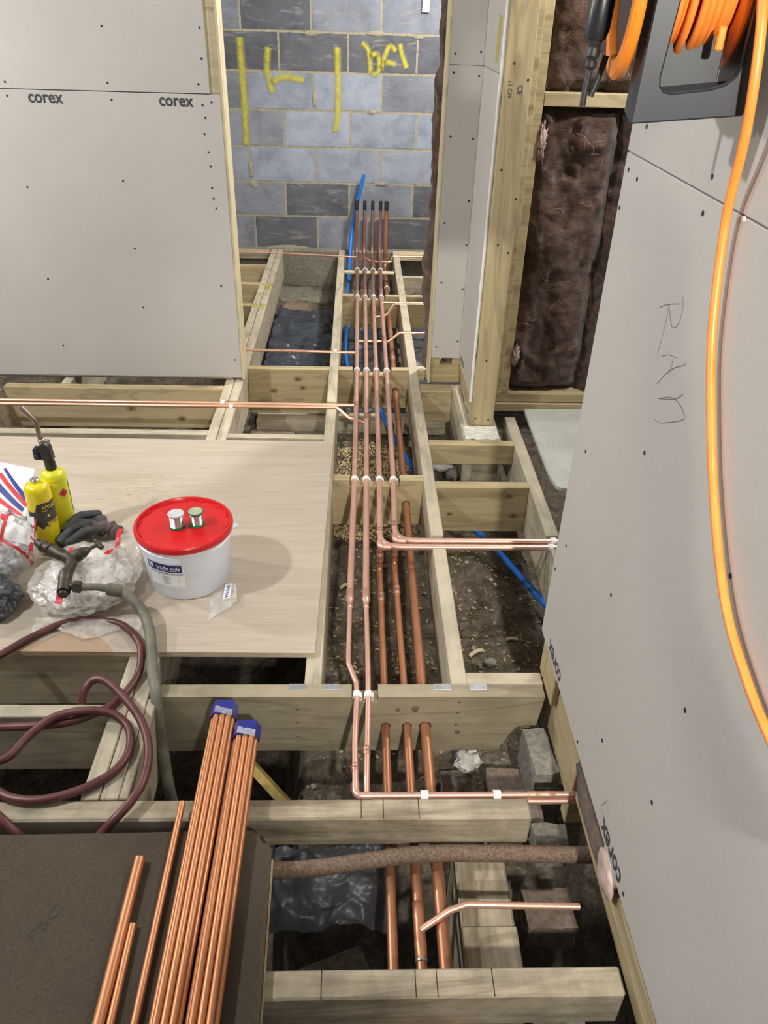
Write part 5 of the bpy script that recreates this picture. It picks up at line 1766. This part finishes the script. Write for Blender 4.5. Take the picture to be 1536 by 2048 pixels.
# ------------------------------------------------------------------ rubble and debris below the floor
def brick(x0, x1, y0, y1, z0, z1, label, mat='brick_face', rz=0, cat='brick'):
    bm = MB()
    cx, cy_ = (x0 + x1) / 2, (y0 + y1) / 2
    nx = 5
    for (fx, fy, fz) in ():
        pass
    bm.box(x0, x1, y0, y1, z0, z1)
    b2 = bmesh.new()
    vs = [b2.verts.new(p) for p in bm.v]
    for f in bm.f:
        b2.faces.new([vs[i] for i in f])
    bmesh.ops.subdivide_edges(b2, edges=b2.edges, cuts=4, use_grid_fill=True)
    sd_ = random.random() * 60
    out = MB()
    b2.verts.ensure_lookup_table()
    M_ = Matrix.Rotation(rz, 3, 'Z')
    V = []
    for p in b2.verts:
        c = p.co + Vector((1, 1, 1)) * 0
        nn = Vector((noise.noise(c * 28 + Vector((sd_, 0, 0))), noise.noise(c * 28 + Vector((0, sd_, 0))), noise.noise(c * 28 + Vector((0, 0, sd_))))) * .006
        ctr = Vector((cx, cy_, (z0 + z1) / 2))
        V.append(ctr + M_ @ (c + nn - ctr))
    b2.verts.index_update()
    out.add(V, [[v.index for v in f.verts] for f in b2.faces])
    b2.free()
    o = out.build('brick', mat, smooth=35)
    return tag(o, label, cat, 'bricks and blocks in the void')


brick(.462, .522, 1.305, 1.452, -.235, -.108, 'pale worn brick tucked under the notched end of the cross beam', 'stone_grey', R(4))
brick(.37, .50, 1.27, 1.44, -.42, -.255, 'dark brick low in the void below the pale brick')
brick(.25, .34, 1.40, 1.47, -.40, -.30, 'dark brick in the void beside the white plaster lump')
brick(.45, .53, 1.14, 1.22, -.25, -.19, 'grey block under the pipes at the end of the old beam', 'concrete')
brick(.42, .54, 1.02, 1.12, -.40, -.31, 'reddish brick in the dark below the rusty pipe')
brick(.40, .52, .80, .92, -.46, -.36, 'broken grey block in the dark left of the right partition', 'stone_grey')
brick(-.52, -.30, 3.42, 3.55, -.40, -.29, 'brown brick in the shadow left of the main pipes')
brick(-.29, -.14, 3.43, 3.55, -.40, -.30, 'second brown brick in the shadow, next to the left joist')
stone('plaster_lump', (.325, 1.475, -.265), (.035, .028, .026), 'plaster_lump', 'white lump of plaster on the rubble below the pale cross beam', 'plaster', 4, .5)
stone('stone', (.30, 1.44, -.315), (.035, .025, .025), 'stone_grey', 'grey stone under the white plaster lump')
stone('stone', (.395, 1.40, -.30), (.018, .016, .014), 'stone_grey', 'small stone between plaster lump and pale brick')
stone('stone', (.225, 1.45, -.33), (.014, .012, .010), 'plaster_lump', 'small pale stone right of the thick pipe under the beam')
stone('stone', (.46, 1.93, -.325), (.022, .02, .012), 'stone_grey', 'flat stone on the soil behind the short noggin')
stone('stone', (.40, 3.13, -.25), (.05, .03, .022), 'plaster_lump', 'pale lump in the pit in front of the column')
stone('stone', (.455, 3.08, -.26), (.045, .035, .03), 'stone_grey', 'dark lump in the pit in front of the column')
for (x, y, a, L, l) in ((.42, 1.98, .5, .06, 'curved wood offcut on the soil, left of the partition'), (.56, 2.06, -.2, .05, 'pale curved shaving on the soil beside the right partition'), (.36, 2.10, 1.9, .07, 'thin wood splinter on the soil near the right joist'),
                        (-.03, 2.35, .4, .05, 'wood offcut on the soil left of the copper pipes')):
    z = ground(x, y) + .006
    c, s = math.cos(a), math.sin(a)
    mb = MB()
    V = []
    for k in range(9):
        u = k / 8
        for dv, dz in ((-.007, 0), (.007, 0), (.006, .004), (-.006, .004)):
            V.append((x + (u - .5) * L * c - dv * s, y + (u - .5) * L * s + dv * c, z - .004 + dz + .010 * math.sin(u * PI)))
    mb.add(V, [(4 * k + q, 4 * k + (q + 1) % 4, 4 * k + 4 + (q + 1) % 4, 4 * k + 4 + q) for k in range(8) for q in range(4)] + [(0, 1, 2, 3), (32, 33, 34, 35)])
    tag(mb.build('wood_offcut', 'timber_pale_x'), l, 'offcut', 'wood scraps on the soil')
# black polythene, rear bay and front pit
def sheet(x0, x1, y0, y1, zf, seed, nu, nv, label, amp=.035, mat='polythene'):
    def fn(u, v):
        x = x0 + (x1 - x0) * u
        y = y0 + (y1 - y0) * v
        wx = x + .05 * fbm((x * 4, y * 4, seed), 3)
        rid = 1 - 2 * abs(fbm((wx * 4, y * 9, seed + 2), 3))
        return (x, y, zf(x, y) + amp * .8 * fbm((x * 5, y * 7, seed + 5), 4) + amp * .45 * max(0, rid) + .006 * fbm((x * 25, y * 35, seed), 3))
    o = MB().grid(fn, nu, nv).build('polythene_sheet', mat, smooth=70, normals=False)
    return tag(o, label, 'plastic sheet')


sheet(-.53, -.13, 3.70, 5.30, lambda x, y: -.27 + .02 * math.sin(y * 3), 3.0, 60, 180, 'crumpled black polythene in the bay behind the knotty noggin', mat='polythene_clean')
sheet(-.085, .262, 3.72, 5.1, lambda x, y: -.315, 8.0, 40, 110, 'black polythene glimpsed below the main copper pipes', .025)
sheet(.31, .66, 3.75, 5.1, lambda x, y: -.30, 12.0, 30, 90, 'black polythene below the thin pipes right of the main row', .03)
sheet(-.19, .085, 1.0, 1.19, lambda x, y: -.24 - .35 * max(0, 1.08 - y) - 1.2 * max(0, abs(x + .05) - .11) ** 1.2, 15.0, 60, 50, 'bunched black polythene in the pit behind the nearest beam', .05)
brick(-.13, .06, .80, .99, -.50, -.37, 'stone slab in the pit below the black polythene', 'concrete', R(20), 'slab')
o = timber('sleeper', 'y', .79, 1.16, .245, .365, -.42, -.19, 'timber_old', 'thick old timber below the rusty pipe and the copper branch', 'timber', bevel=.006)
MB().box(.244, .366, .79, .955, -.1895, -.182).build('packing_slip', 'timber_old_y', o, bevel=.002)
mb = MB().tube([(-.285, 1.45, -.24), (-.15, 1.33, -.30)], .017, 4)
tag(mb.build('batten', 'old_batten_yellow'), 'yellowish batten slanting into the void beside the pipe bundles', 'batten')
for y, z, l in ((5.35, -.25, 'flat stone on the footing ledge behind the polythene'),):
    brick(-.50, -.33, 5.28, 5.42, -.30, -.255, l, 'brick_face', 0, 'stone')

for o in bpy.data.objects:
    if '_w' in o:
        del o['_w']
